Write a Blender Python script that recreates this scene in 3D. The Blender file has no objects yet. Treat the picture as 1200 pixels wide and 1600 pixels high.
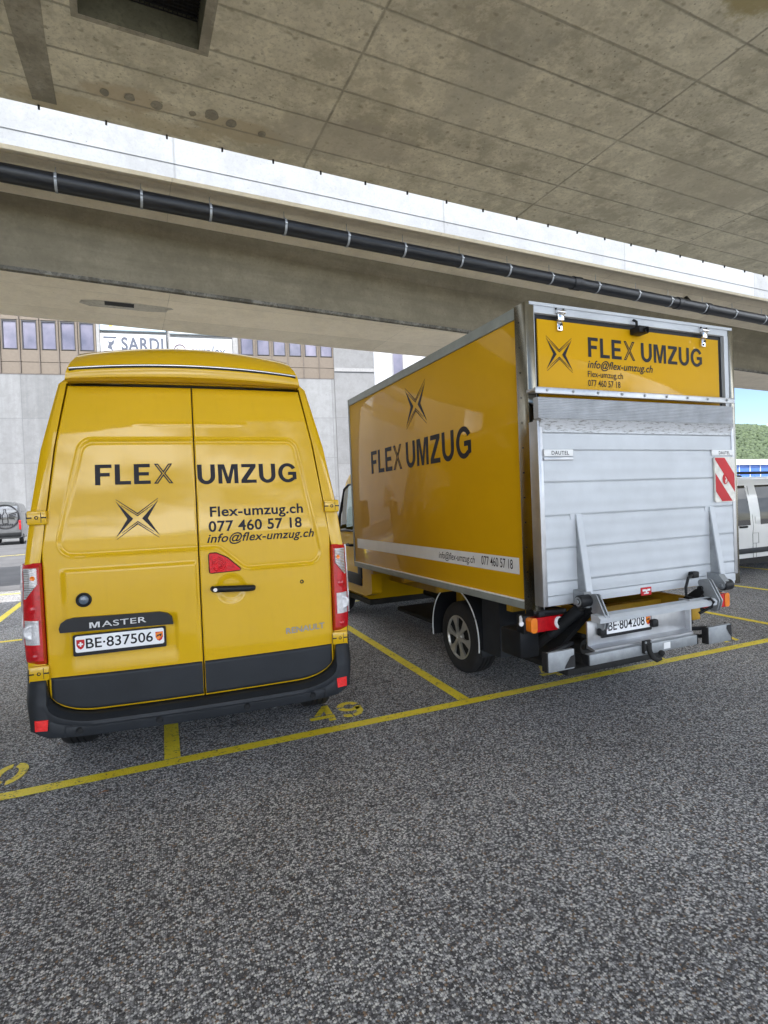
import bpy, bmesh, math, random
import numpy as np
from mathutils import Vector, Matrix, noise as mnoise
random.seed(7)
S = bpy.context.scene
C = S.collection
R = math.radians
PI = math.pi

# ------------------------------------------------------------------ camera, sky, sun, exposure
CAM_H = 1.70
cd = bpy.data.cameras.new('camera'); cam = bpy.data.objects.new('camera', cd); C.objects.link(cam)
cd.sensor_fit = 'HORIZONTAL'; cd.sensor_width = 36; cd.lens = 36*858.42/1200
cd.clip_start = 0.05; cd.clip_end = 5000
pan, pit, rol = 0.41000, -0.016344, -0.040263
_f = Vector((math.sin(pan)*math.cos(pit), math.cos(pan)*math.cos(pit), math.sin(pit)))
_r = Vector((math.cos(pan), -math.sin(pan), 0)); _u = _r.cross(_f)
_r2 = math.cos(rol)*_r + math.sin(rol)*_u; _u2 = -math.sin(rol)*_r + math.cos(rol)*_u
M = Matrix((_r2, _u2, -_f)).transposed().to_4x4(); M.translation = (0, 0, CAM_H)
cam.matrix_world = M
S.camera = cam
S.render.resolution_x = 768; S.render.resolution_y = 1024
SUN_EL, SUN_AZ = R(52), R(205)          # azimuth from +Y towards +X
w = bpy.data.worlds.new('World'); S.world = w; w.use_nodes = True
nt = w.node_tree; nt.nodes.clear()
sky = nt.nodes.new('ShaderNodeTexSky'); sky.sky_type = 'NISHITA'; sky.sun_disc = False
sky.sun_elevation = SUN_EL; sky.sun_rotation = SUN_AZ; sky.air_density = 1.0; sky.dust_density = 0.05; sky.altitude = 3000
tc = nt.nodes.new('ShaderNodeTexCoord'); mp = nt.nodes.new('ShaderNodeMapping'); mp.inputs['Scale'].default_value = (1, 1, 2.6); mp.inputs['Rotation'].default_value = (0, 0, R(108))
cn = nt.nodes.new('ShaderNodeTexNoise'); cn.inputs['Scale'].default_value = 2.3; cn.inputs['Detail'].default_value = 7; cn.inputs['Roughness'].default_value = .58
cr = nt.nodes.new('ShaderNodeValToRGB'); cr.color_ramp.elements[0].position = .43; cr.color_ramp.elements[1].position = .62
mx = nt.nodes.new('ShaderNodeMixRGB'); mx.inputs[2].default_value = (26, 26.8, 27.8, 1)
bg = nt.nodes.new('ShaderNodeBackground'); bg.inputs[1].default_value = 0.06
wo = nt.nodes.new('ShaderNodeOutputWorld')
L = nt.links.new
L(tc.outputs['Generated'], mp.inputs[0]); L(mp.outputs[0], cn.inputs[0]); L(cn.outputs[0], cr.inputs[0]); L(cr.outputs[0], mx.inputs[0])
L(sky.outputs[0], mx.inputs[1]); L(mx.outputs[0], bg.inputs[0]); L(bg.outputs[0], wo.inputs[0])
sd = bpy.data.lights.new('sun', 'SUN'); sd.energy = 2.5; sd.angle = R(.5); sd.color = (1, .96, .9)
sun = bpy.data.objects.new('sun', sd); C.objects.link(sun)
sv = Vector((math.sin(SUN_AZ)*math.cos(SUN_EL), math.cos(SUN_AZ)*math.cos(SUN_EL), math.sin(SUN_EL)))
sun.rotation_euler = sv.to_track_quat('Z', 'Y').to_euler(); sun.location = (0, -20, 40)
S.view_settings.view_transform = 'Standard'; S.view_settings.look = 'None'; S.view_settings.gamma = 1
S.view_settings.exposure = 1.85
S.render.engine = 'CYCLES'
S.cycles.max_bounces = 10; S.cycles.diffuse_bounces = 5; S.cycles.glossy_bounces = 5; S.cycles.transparent_max_bounces = 12

# ------------------------------------------------------------------ node material helpers
class NB:
    def __init__(s, name):
        s.m = bpy.data.materials.new(name); s.m.use_nodes = True
        s.t = s.m.node_tree; s.b = s.t.nodes['Principled BSDF']; s.o = s.t.nodes['Material Output']
        s.tc = s.t.nodes.new('ShaderNodeTexCoord')
    def n(s, k, **kw):
        x = s.t.nodes.new('ShaderNode'+k)
        for a, v in kw.items():
            if hasattr(x, a): setattr(x, a, v)
            else: x.inputs[a.replace('_', ' ')].default_value = v
        return x
    def l(s, a, b): s.t.links.new(a, b)
    def mapping(s, src, scale=(1, 1, 1), loc=(0, 0, 0), rot=(0, 0, 0)):
        x = s.n('Mapping'); x.inputs['Scale'].default_value = scale; x.inputs['Location'].default_value = loc; x.inputs['Rotation'].default_value = rot
        s.l(src, x.inputs[0]); return x.outputs[0]
    def noise(s, v, sc, det=4, rough=.55):
        x = s.n('TexNoise'); x.inputs['Scale'].default_value = sc; x.inputs['Detail'].default_value = det; x.inputs['Roughness'].default_value = rough
        s.l(v, x.inputs['Vector']); return x.outputs[0]
    def ramp(s, v, stops):
        x = s.n('ValToRGB'); e = x.color_ramp.elements
        while len(e) < len(stops): e.new(.5)
        for i, (p, c) in enumerate(stops):
            e[i].position = p; e[i].color = (c, c, c, 1) if not hasattr(c, '__len__') else (*c, 1)
        s.l(v, x.inputs[0]); return x.outputs[0]
    def mix(s, fac, a, b, mode='MIX'):
        x = s.n('MixRGB', blend_type=mode)
        for i, v in ((0, fac), (1, a), (2, b)):
            if hasattr(v, 'is_linked'): s.l(v, x.inputs[i])
            else: x.inputs[i].default_value = v if not hasattr(v, '__len__') else (*v[:3], 1)
        return x.outputs[0]
    def math(s, op, a, b=0.):
        x = s.n('Math', operation=op)
        for i, v in ((0, a), (1, b)):
            if hasattr(v, 'is_linked'): s.l(v, x.inputs[i])
            else: x.inputs[i].default_value = v
        return x.outputs[0]
    def bump(s, h, st=.3, dist=.01):
        x = s.n('Bump'); x.inputs['Strength'].default_value = st; x.inputs['Distance'].default_value = dist
        s.l(h, x.inputs['Height']); s.l(x.outputs[0], s.b.inputs['Normal']); return x
    def set(s, **kw):
        for k, v in kw.items():
            k = k.replace('_', ' ')
            if hasattr(v, 'is_linked'): s.l(v, s.b.inputs[k])
            else: s.b.inputs[k].default_value = (*v, 1) if hasattr(v, '__len__') and len(v) == 3 else v
        return s

def simple(name, col, rough=.5, metal=0., coat=0., var=.12, scale=6, bump=0., bscale=60, spec=None, emit=None):
    """plain coloured surface with gentle wear: colour and roughness vary with noise"""
    s = NB(name); v = s.tc.outputs['Object']
    n1 = s.noise(v, scale, 5, .6)
    c = s.mix(s.ramp(n1, [(.3, 0.), (.7, 1.)]), tuple(x*(1-var) for x in col), tuple(min(1, x*(1+var)) for x in col))
    n2 = s.noise(v, scale*4.3, 4, .6)
    r = s.math('ADD', s.math('MULTIPLY', n2, .16), rough-.08)
    s.set(Base_Color=c, Roughness=r, Metallic=metal, Coat_Weight=coat, Coat_Roughness=.04)
    if spec is not None: s.set(Specular_IOR_Level=spec)
    if bump: s.bump(s.noise(v, bscale, 3), bump, .004)
    if emit: s.set(Emission_Color=col, Emission_Strength=emit)
    return s.m

def paint(name, col, dirt=.25, coat=1.0, rough=.32):
    s = NB(name); v = s.tc.outputs['Object']
    n1 = s.noise(v, 1.7, 6, .62)
    c = s.mix(s.ramp(n1, [(.35, 0.), (.75, 1.)]), col, tuple(x*.93 for x in col))
    # faint vertical dirt runs and grime towards fine grain
    st = s.noise(s.mapping(v, (9, 9, .7)), 3, 5, .65)
    c = s.mix(s.math('MULTIPLY', s.ramp(st, [(.52, 0.), (.8, 1.)]), dirt), c, tuple(x*.66+.004 for x in col))
    sp = s.noise(v, 130, 2, .5)
    c = s.mix(s.math('MULTIPLY', s.ramp(sp, [(.66, 0.), (.72, 1.)]), dirt*.8), c, tuple(x*.55+.006 for x in col))
    s.set(Base_Color=c, Roughness=rough, Specular_IOR_Level=.08, Coat_Weight=coat, Coat_Roughness=s.math('ADD', s.math('MULTIPLY', n1, .05), .01), Coat_IOR=1.5)
    wv = s.noise(v, 5, 2, .4)
    bp = s.n('Bump'); bp.inputs['Strength'].default_value = .05; bp.inputs['Distance'].default_value = .01
    s.l(wv, bp.inputs['Height']); s.l(bp.outputs[0], s.b.inputs['Coat Normal'])
    return s.m

def concrete(name, col, joints=None, stain=.5, axes='XY', streak=None, dark=.55, bumpst=.35, jcol=.35, smear=None, vdim='3D'):
    """board-marked concrete. joints=(cell_x, cell_y, off_x, off_y, width) in object metres"""
    s = NB(name); v = s.tc.outputs['Object']
    big = s.noise(v, .32, 6, .62); mid = s.noise(v, 1.5, 9, .68); fine = s.noise(v, 19, 8, .72); mot = s.noise(s.mapping(v, (1, 1, 1), (5, 3, 1)), 4.2, 8, .7)
    c = s.mix(s.ramp(big, [(.34, 0.), (.66, 1.)]), tuple(x*dark for x in col), col)
    c = s.mix(s.math('MULTIPLY', s.ramp(mid, [(.42, 1.), (.54, 0.)]), stain*1.15), c, tuple(x*.42 for x in (col[0], col[1]*.97, col[2]*.88)))
    c = s.mix(s.math('MULTIPLY', s.ramp(mot, [(.49, 0.), (.60, 1.)]), stain*.8), c, tuple(min(1, x*1.32) for x in col))
    c = s.mix(s.math('MULTIPLY', s.ramp(fine, [(.40, 1.), (.49, 0.)]), stain*1.2), c, tuple(x*.5 for x in col))
    fl = s.n('TexVoronoi', voronoi_dimensions=vdim); fl.inputs['Scale'].default_value = 2.1; fl.inputs['Randomness'].default_value = 1; s.l(s.mapping(v, (1, 1.4, 1)), fl.inputs['Vector'])
    flk = s.math('MULTIPLY', s.ramp(s.math('ADD', fl.outputs['Distance'], s.math('MULTIPLY', s.math('SUBTRACT', fine, .5), .12)), [(.03, 1.), (.09, 0.)]), stain*1.5)
    c = s.mix(flk, c, tuple(x*.32 for x in (col[0]*1.05, col[1], col[2]*.9)))
    if smear:
        sp0 = s.n('SeparateXYZ'); s.l(v, sp0.inputs[0])
        for (sx, sy, rx, ry, cc, am) in smear:
            dx = s.math('DIVIDE', s.math('SUBTRACT', sp0.outputs[0], sx), rx); dy = s.math('DIVIDE', s.math('SUBTRACT', sp0.outputs[1], sy), ry)
            dd = s.math('ADD', s.math('MULTIPLY', dx, dx), s.math('MULTIPLY', dy, dy))
            dd = s.math('ADD', dd, s.math('MULTIPLY', s.math('SUBTRACT', mid, .5), 3.2))
            c = s.mix(s.math('MULTIPLY', s.ramp(dd, [(.45, 1.), (1.0, 0.)]), am), c, cc)
    # pores
    vo = s.n('TexVoronoi', voronoi_dimensions=vdim); vo.inputs['Scale'].default_value = 5.5; s.l(v, vo.inputs['Vector'])
    pore = s.ramp(vo.outputs['Distance'], [(.03, 1.), (.075, 0.)])
    pm = s.math('MULTIPLY', pore, s.ramp(s.noise(v, 1.1, 2), [(.45, 0.), (.55, 1.)]))
    c = s.mix(s.math('MULTIPLY', pm, .7), c, tuple(x*.28 for x in col))
    h = s.math('SUBTRACT', s.math('MULTIPLY', fine, .5), pm)
    if streak:
        sn = s.noise(s.mapping(v, streak), 1.2, 6, .62)
        c = s.mix(s.math('MULTIPLY', s.ramp(sn, [(.42, 0.), (.7, 1.)]), .55), c, tuple(x*.55 for x in col))
    if joints:
        cx, cy, ox, oy, wd = joints
        sep = s.n('SeparateXYZ'); s.l(v, sep.inputs[0])
        wob = s.math('MULTIPLY', s.math('SUBTRACT', s.noise(v, 7, 3), .5), .02)
        def line(axis, cell, off, wd):
            a = s.math('ADD', sep.outputs[axis], wob)
            a = s.math('DIVIDE', s.math('SUBTRACT', a, off), cell)
            a = s.math('ABSOLUTE', s.math('SUBTRACT', s.math('FRACT', s.math('ADD', a, .5)), .5))
            return s.ramp(s.math('DIVIDE', s.math('MULTIPLY', a, cell), wd), [(.25, 1.), (1., 0.)])
        lx = line(axes[0], cx, ox, wd); ly = line(axes[1], cy, oy, wd)
        ln = s.math('MAXIMUM', lx, ly)
        ln2 = s.math('MULTIPLY', ln, s.ramp(s.noise(v, 2.2, 5, .7), [(.3, .35), (.6, 1.)]))
        c = s.mix(s.math('MULTIPLY', ln2, .85), c, tuple(x*jcol for x in col))
        h = s.math('SUBTRACT', h, s.math('MULTIPLY', ln, 1.2))
        # every formwork panel takes its own tone
        fx = s.math('FLOOR', s.math('DIVIDE', s.math('SUBTRACT', sep.outputs[axes[0]], ox), cx))
        fy = s.math('FLOOR', s.math('DIVIDE', s.math('SUBTRACT', sep.outputs[axes[1]], oy), cy))
        wn = s.n('TexWhiteNoise', noise_dimensions='2D'); cb = s.n('CombineXYZ'); s.l(fx, cb.inputs[0]); s.l(fy, cb.inputs[1]); s.l(cb.outputs[0], wn.inputs['Vector'])
        c = s.mix(.22, c, s.mix(wn.outputs['Value'], tuple(x*.6 for x in col), tuple(x*1.25 for x in col)))
    s.set(Base_Color=c, Roughness=.85, Specular_IOR_Level=.25); s.bump(h, bumpst, .012)
    return s.m

def grit_coords(s, v):
    """jagged stones: cell coordinates pushed about by fine noise"""
    n = s.n('TexNoise'); n.inputs['Scale'].default_value = 240; n.inputs['Detail'].default_value = 2; s.l(v, n.inputs['Vector'])
    a = s.n('VectorMath', operation='SUBTRACT'); s.l(n.outputs['Color'], a.inputs[0]); a.inputs[1].default_value = (.5, .5, .5)
    m = s.n('VectorMath', operation='SCALE'); s.l(a.outputs[0], m.inputs[0]); m.inputs['Scale'].default_value = .007
    d = s.n('VectorMath', operation='ADD'); s.l(v, d.inputs[0]); s.l(m.outputs[0], d.inputs[1]); return d.outputs[0]
def asphalt():
    s = NB('asphalt'); v = s.tc.outputs['Object']; g_ = grit_coords(s, v)
    vo = s.n('TexVoronoi', distance='MANHATTAN'); vo.inputs['Scale'].default_value = 108; s.l(g_, vo.inputs['Vector'])
    vo2 = s.n('TexVoronoi'); vo2.inputs['Scale'].default_value = 230; s.l(v, vo2.inputs['Vector'])
    sep = s.n('SeparateColor'); s.l(vo.outputs['Color'], sep.inputs[0])
    sep2 = s.n('SeparateColor'); s.l(vo2.outputs['Color'], sep2.inputs[0])
    stone = s.ramp(sep.outputs[0], [(0., (.032, .033, .039)), (.26, (.095, .097, .110)), (.44, (.30, .305, .33)), (.66, (.64, .65, .68)), (1., (1., 1., .98))])
    tint = s.mix(s.ramp(sep.outputs[1], [(.93, 0.), (.96, 1.)]), stone, (.34, .22, .13))
    edge = s.ramp(vo.outputs['Distance'], [(.62, 0.), (1.05, 1.)])
    c = s.mix(s.math('MULTIPLY', edge, .72), tint, (.026, .026, .030))
    grit = s.ramp(sep2.outputs[0], [(0., .08), (.6, .16), (1., .45)])
    c = s.mix(.22, c, grit)
    big = s.noise(v, .42, 7, .62)
    c = s.mix(s.ramp(big, [(.3, 0.), (.7, 1.)]), s.mix(1., c, (.74, .74, .75), 'MULTIPLY'), s.mix(1., c, (1.2, 1.2, 1.2), 'MULTIPLY'))
    spot = s.noise(v, 1.1, 6, .68)
    c = s.mix(s.math('MULTIPLY', s.ramp(spot, [(.58, 0.), (.72, 1.)]), .5), c, s.mix(1., c, (.42, .42, .44), 'MULTIPLY'))
    lite = s.noise(s.mapping(v, (1, 1, 1), (7, 3, 0)), .9, 6, .68)
    c = s.mix(s.math('MULTIPLY', s.ramp(lite, [(.60, 0.), (.74, 1.)]), .5), c, s.mix(1., c, (1.5, 1.5, 1.5), 'MULTIPLY'))
    drip = s.n('TexVoronoi'); drip.inputs['Scale'].default_value = 1.3; s.l(v, drip.inputs['Vector'])
    dm = s.ramp(s.math('ADD', drip.outputs['Distance'], s.math('MULTIPLY', s.math('SUBTRACT', s.noise(v, 14, 4), .5), .10)), [(.035, 1.), (.075, 0.)])
    c = s.mix(s.math('MULTIPLY', dm, .55), c, (.022, .022, .024))
    s.set(Base_Color=c, Roughness=.8, Specular_IOR_Level=.3)
    h = s.math('ADD', s.math('SUBTRACT', 1., vo.outputs['Distance']), s.math('MULTIPLY', sep.outputs[2], .6))
    s.bump(h, .6, .006)
    return s.m

def road_paint():
    s = NB('yellow_road_paint'); v = s.tc.outputs['Object']
    vo = s.n('TexVoronoi'); vo.inputs['Scale'].default_value = 92; s.l(grit_coords(s, v), vo.inputs['Vector'])
    sep = s.n('SeparateColor'); s.l(vo.outputs['Color'], sep.inputs[0])
    n = s.noise(v, 9, 5, .7)
    worn = s.math('MULTIPLY', s.ramp(sep.outputs[0], [(.78, 0.), (.86, 1.)]), s.ramp(n, [(.46, 0.), (.66, 1.)]))
    c = s.mix(s.ramp(s.noise(v, 3, 4), [(.3, 0.), (.7, 1.)]), (.90, .70, .02), (.98, .82, .04))
    pit = s.ramp(vo.outputs['Distance'], [(.5, 0.), (.8, 1.)])
    c = s.mix(s.math('MULTIPLY', pit, .18), c, (.45, .34, .03))
    c = s.mix(worn, c, (.06, .058, .05))
    s.set(Base_Color=c, Roughness=.6); s.bump(s.math('SUBTRACT', 1., vo.outputs['Distance']), .6, .006)
    return s.m

YEL = (.64, .385, .004)
MT = dict(
    yellow=paint('yellow_paint', YEL, .16),
    yellowbox=paint('yellow_panel_film', (.60, .33, .005), .04, coat=.4, rough=.45),
    yellowcab=paint('yellow_cab_paint', YEL, .12, coat=.35, rough=.4),
    lipalu=simple('ribbed_aluminium', (.40, .42, .45), .5, .15, 0, .14, 9),
    yellowflat=simple('yellow_frame_paint', (.42, .24, .01), .5, 0, .2, .2),
    black=simple('black_plastic', (.011, .012, .014), .5, 0, 0, .25, 5, .12, 220, spec=.28),
    rdark=simple('dark_red_lens', (.58, .005, .012), .22, 0, 0, .3, 40, .5, 130, spec=.3),
    trim=simple('charcoal_plastic', (.020, .023, .028), .5, 0, 0, .2, 3, .1, 300, spec=.3),
    badge=simple('badge_silver', (.30, .30, .31), .4, .5),
    dark=simple('dark_underside', (.012, .012, .012), .8, 0, 0, .4),
    rubber=simple('tyre_rubber', (.014, .014, .015), .75, 0, 0, .35, 8, .2, 90),
    ink=simple('black_lettering_film', (.010, .010, .014), .5, 0, 0, .1, spec=.25),
    alu=simple('anodised_aluminium', (.50, .53, .565), .5, .15, 0, .08, 3, .05, 90),
    alumill=simple('mill_aluminium', (.50, .51, .53), .38, .8, 0, .15, 5, .08, 60),
    steel=simple('stainless_post', (.30, .285, .235), .22, 1., 0, .2, 4),
    galv=simple('galvanised_steel', (.31, .33, .35), .5, .5, 0, .22, 9, .12, 30),
    rail=simple('grey_rail_profile', (.26, .28, .26), .5, .2, 0, .12),
    chrome=simple('chrome_trim', (.75, .75, .76), .15, 1., 0, .05),
    white=simple('white_film', (.74, .75, .76), .4, 0, .2, .05),
    plate=simple('number_plate_white', (.80, .81, .83), .35, 0, .2, .03),
    hub=simple('silver_hubcap', (.52, .51, .47), .32, .7, .2, .15),
    red=simple('red_film', (.47, .014, .02), .5, 0, 0, .12, spec=.3),
    rlens=simple('red_lens', (.48, .006, .012), .15, 0, .5, .2, 30, .5, 130),
    olens=simple('orange_lens', (.85, .22, .01), .12, 0, 1., .1, 20, .4, 120),
    clens=simple('clear_lens', (.60, .60, .62), .16, .25, .8, .25, 30, 1.0, 75),
    refl=simple('red_reflector', (.85, .02, .02), .2, 0, 1., .15, 40, .5, 200, emit=None),
    cap=simple('grey_plastic_lining', (.10, .10, .11), .6),
)
def glass_mat(name, tint=(.75, .82, .82), mirror=.25):
    s = NB(name); t = s.n('BsdfTransparent'); t.inputs[0].default_value = (*tint, 1)
    g = s.n('BsdfGlossy'); g.inputs['Roughness'].default_value = .02; g.inputs[0].default_value = (1, 1, 1, 1)
    lw = s.n('LayerWeight'); lw.inputs[0].default_value = .5
    f = s.math('ADD', s.math('MULTIPLY', s.math('POWER', lw.outputs['Facing'], 4.), .8), .03+mirror*.5)
    f = s.math('ADD', f, s.math('MULTIPLY', s.noise(s.tc.outputs['Object'], 3, 3), .012))
    m = s.n('MixShader'); s.l(f, m.inputs[0]); s.l(t.outputs[0], m.inputs[1]); s.l(g.outputs[0], m.inputs[2]); s.l(m.outputs[0], s.o.inputs[0])
    return s.m
MT['glass'] = glass_mat('vehicle_glass', (.70, .78, .76), .04)
MT['tint2'] = glass_mat('dark_tinted_glass', (.03, .04, .045), .0)
MT['tint'] = glass_mat('tinted_glass', (.25, .28, .28), .03)

# ------------------------------------------------------------------ mesh helpers
class MB:
    def __init__(s): s.v = []; s.f = []
    def add(s, v, f):
        o = len(s.v); s.v += [tuple(p) for p in v]; s.f += [tuple(i+o for i in q) for q in f]; return s
    def box(s, x0, x1, y0, y1, z0, z1, b=0.):
        if b <= 0:
            v = [(x, y, z) for x in (x0, x1) for y in (y0, y1) for z in (z0, z1)]
            return s.add(v, [(0, 1, 3, 2), (4, 6, 7, 5), (0, 4, 5, 1), (2, 3, 7, 6), (0, 2, 6, 4), (1, 5, 7, 3)])
        bm = bmesh.new(); bmesh.ops.create_cube(bm, size=1)
        for q in bm.verts: q.co = Vector(((x0+x1)/2+q.co.x*(x1-x0), (y0+y1)/2+q.co.y*(y1-y0), (z0+z1)/2+q.co.z*(z1-z0)))
        bmesh.ops.bevel(bm, geom=bm.edges[:], offset=b, segments=2, affect='EDGES', profile=.5)
        return s.bm(bm)
    def bm(s, bm, mat=None):
        bm.verts.index_update(); s.add([(mat @ q.co if mat else q.co) for q in bm.verts], [[q.index for q in f.verts] for f in bm.faces]); bm.free(); return s
    def prism(s, poly, d0, d1, fn):
        """poly 2-D list, fn(u,v,d)->xyz, closed solid between depths d0 and d1"""
        n = len(poly)
        v = [fn(a, b, d0) for a, b in poly]+[fn(a, b, d1) for a, b in poly]
        return s.add(v, [tuple(range(n)), tuple(range(2*n-1, n-1, -1))]+[(i, n+i, n+(i+1) % n, (i+1) % n) for i in range(n)])
    def tube(s, pts, r, n=10, caps=True):
        pts = [Vector(p) for p in pts]; rings = []
        rr = r if hasattr(r, '__len__') else [r]*len(pts)
        for i, p in enumerate(pts):
            d = (pts[min(i+1, len(pts)-1)]-pts[max(i-1, 0)]).normalized()
            a = Vector((0, 0, 1)) if abs(d.z) < .9 else Vector((1, 0, 0))
            x = d.cross(a).normalized(); y = d.cross(x)
            rings.append([p+rr[i]*(math.cos(2*PI*k/n)*x+math.sin(2*PI*k/n)*y) for k in range(n)])
        v = [q for g in rings for q in g]
        f = [(i*n+k, i*n+(k+1) % n, (i+1)*n+(k+1) % n, (i+1)*n+k) for i in range(len(pts)-1) for k in range(n)]
        if caps: f += [tuple(range(n-1, -1, -1)), tuple((len(pts)-1)*n+k for k in range(n))]
        return s.add(v, f)
    def lathe(s, prof, c, axis='x', n=40):
        """prof: list of (radius, along)"""
        v = []
        for r, a in prof:
            for k in range(n):
                p, q = r*math.cos(2*PI*k/n), r*math.sin(2*PI*k/n)
                v.append({'x': (c[0]+a, c[1]+p, c[2]+q), 'y': (c[0]+p, c[1]+a, c[2]+q), 'z': (c[0]+p, c[1]+q, c[2]+a)}[axis])
        f = [(i*n+k, i*n+(k+1) % n, (i+1)*n+(k+1) % n, (i+1)*n+k) for i in range(len(prof)-1) for k in range(n)]
        return s.add(v, f)
    def grid(s, fn, nu, nv, thick=None):
        v = [fn(i/nu, j/nv) for j in range(nv+1) for i in range(nu+1)]; w_ = nu+1
        f = [(j*w_+i, j*w_+i+1, (j+1)*w_+i+1, (j+1)*w_+i) for j in range(nv) for i in range(nu)]
        s.add(v, f)
        if thick:       # a turned-in rim of given offset vector
            o = len(s.v); ring = [i for i in range(w_)]+[j*w_+nu for j in range(1, nv+1)]+[nv*w_+i for i in range(nu-1, -1, -1)]+[j*w_ for j in range(nv-1, 0, -1)]
            base = o-len(v); s.v += [tuple(Vector(v[i])+Vector(thick)) for i in ring]; n = len(ring)
            s.f += [(base+ring[k], o+k, o+(k+1) % n, base+ring[(k+1) % n]) for k in range(n)]
        return s

def obj(name, mb, mat, parent=None, smooth=None, label=None, tri=False):
    me = bpy.data.meshes.new(name); me.from_pydata([tuple(p) for p in mb.v], [], mb.f)
    bm = bmesh.new(); bm.from_mesh(me)
    if tri: bmesh.ops.triangulate(bm, faces=bm.faces[:])
    bmesh.ops.recalc_face_normals(bm, faces=bm.faces[:])
    bm.to_mesh(me); bm.free()
    for m in (mat if isinstance(mat, (list, tuple)) else [mat]): me.materials.append(m)
    if smooth is not None:
        me.shade_smooth() if hasattr(me, 'shade_smooth') else None
        if smooth < 179: me.set_sharp_from_angle(angle=R(smooth))
    o = bpy.data.objects.new(name, me); C.objects.link(o)
    if parent: o.parent = parent
    if label: o['label'] = label
    return o
def thing(name, label, cat, loc=(0, 0, 0), rz=0, scale=1, group=None):
    o = bpy.data.objects.new(name, None); C.objects.link(o); o.location = loc; o.rotation_euler = (0, 0, rz); o.scale = (scale,)*3
    o.empty_display_size = .2
    o['label'] = label; o['category'] = cat
    if group: o['group'] = group
    return o
def tag(o, label, cat, group=None):
    o['label'] = label; o['category'] = cat
    if group: o['group'] = group
    return o
def struct(o): o['kind'] = 'structure'; return o

# ------------------------------------------------------------------ lettering
def el(cx, cy, rx, ry, a0, a1, n=14): return [(cx+rx*math.cos(R(a0+(a1-a0)*i/n)), cy+ry*math.sin(R(a0+(a1-a0)*i/n))) for i in range(n+1)]
XO = [(0, 0), (.33, .51), (.02, 1), (.20, 1), (.42, .64), (.64, 1), (.82, 1), (.51, .51), (.84, 0), (.66, 0), (.42, .38), (.18, 0)]
GL = {
 'F': (.68, [[(0, 0), (.21, 0), (.21, .42), (.60, .42), (.60, .59), (.21, .59), (.21, .83), (.68, .83), (.68, 1), (0, 1)]]),
 'L': (.66, [[(0, 0), (.66, 0), (.66, .17), (.21, .17), (.21, 1), (0, 1)]]),
 'E': (.70, [[(0, 0), (.70, 0), (.70, .17), (.21, .17), (.21, .42), (.63, .42), (.63, .59), (.21, .59), (.21, .83), (.68, .83), (.68, 1), (0, 1)]]),
 'U': (.82, [[(0, 1), (0, .40)]+el(.41, .40, .41, .42, 180, 360)+[(.82, 1), (.61, 1), (.61, .40)]+el(.41, .40, .20, .24, 360, 180)+[(.21, 1)]]),
 'M': (.95, [[(0, 0), (0, 1), (.30, 1), (.475, .32), (.65, 1), (.95, 1), (.95, 0), (.76, 0), (.76, .78), (.565, 0), (.385, 0), (.19, .78), (.19, 0)]]),
 'Z': (.74, [[(0, 0), (0, .17), (.46, .83), (.03, .83), (.03, 1), (.73, 1), (.73, .84), (.27, .17), (.74, .17), (.74, 0)]]),
 'G': (.93, [el(.48, .5, .48, .52, 30, 312, 26)+[(.93, .15), (.93, .55), (.50, .55), (.50, .38), (.73, .38), (.73, .25)]+el(.48, .5, .27, .35, 308, 30, 22)]),
 'S': (.76, []),
}
def outline(poly, w):
    """closed thin line inside poly"""
    n = len(poly); inn = []
    for i in range(n):
        p0, p1, p2 = Vector(poly[i-1]), Vector(poly[i]), Vector(poly[(i+1) % n])
        d1 = (p1-p0).normalized(); d2 = (p2-p1).normalized(); n1 = Vector((d1.y, -d1.x)); n2 = Vector((d2.y, -d2.x))
        m = (n1+n2).normalized(); k = w/max(.35, m.dot(n1)); inn.append(tuple(p1+m*k))
    return [[poly[i], poly[(i+1) % n], inn[(i+1) % n], inn[i]] for i in range(n)]
GL['X'] = (.84, outline(XO, .055))
def headline(txt, gap=.13, space=.30):
    x = 0; P = []
    for ch in txt:
        if ch == ' ': x += space; continue
        w_, ps = GL[ch]
        P += [[(a+x, b) for a, b in p] for p in ps]; x += w_+gap
    x -= gap
    return [[(a/x, b) for a, b in p] for p in P]      # width 1, cap height 1
_tc = {}
def font_tris(txt, bold=0., shear=0., spacing=1.):
    key = (txt, bold, shear, spacing)
    if key in _tc: return _tc[key]
    def mk(t):
        cu = bpy.data.curves.new('t', 'FONT'); cu.body = t; cu.size = 1; cu.offset = bold; cu.shear = shear; cu.space_character = spacing; cu.resolution_u = 5
        o = bpy.data.objects.new('t', cu); C.objects.link(o); bpy.context.view_layer.update()
        me = bpy.data.meshes.new_from_object(o.evaluated_get(bpy.context.evaluated_depsgraph_get()))
        v = [(q.co.x, q.co.y) for q in me.vertices]; f = [tuple(p.vertices) for p in me.polygons]
        bpy.data.objects.remove(o); bpy.data.curves.remove(cu); bpy.data.meshes.remove(me); return v, f
    v, f = mk(txt); hv, _ = mk('H'); y0 = min(b for a, b in hv); ch = max(b for a, b in hv)-y0
    x0 = min(a for a, b in v); x1 = max(a for a, b in v)
    v = [((a-x0)/(x1-x0), (b-y0)/ch) for a, b in v]
    _tc[key] = (v, f); return v, f
def put_polys(mb, polys, fn):
    for p in polys: mb.add([fn(a, b) for a, b in p], [tuple(range(len(p)))])
    return mb
def put_text(mb, txt, fn, bold=.012, shear=0., spacing=1.):
    v, f = font_tris(txt, bold, shear, spacing); return mb.add([fn(a, b) for a, b in v], f)
STAR = [[(-.97, .97), (-.20, 0), (-1, -.97), (-.46, 0)], [(.97, .97), (.46, 0), (1, -.97), (.20, 0)]]
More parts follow.
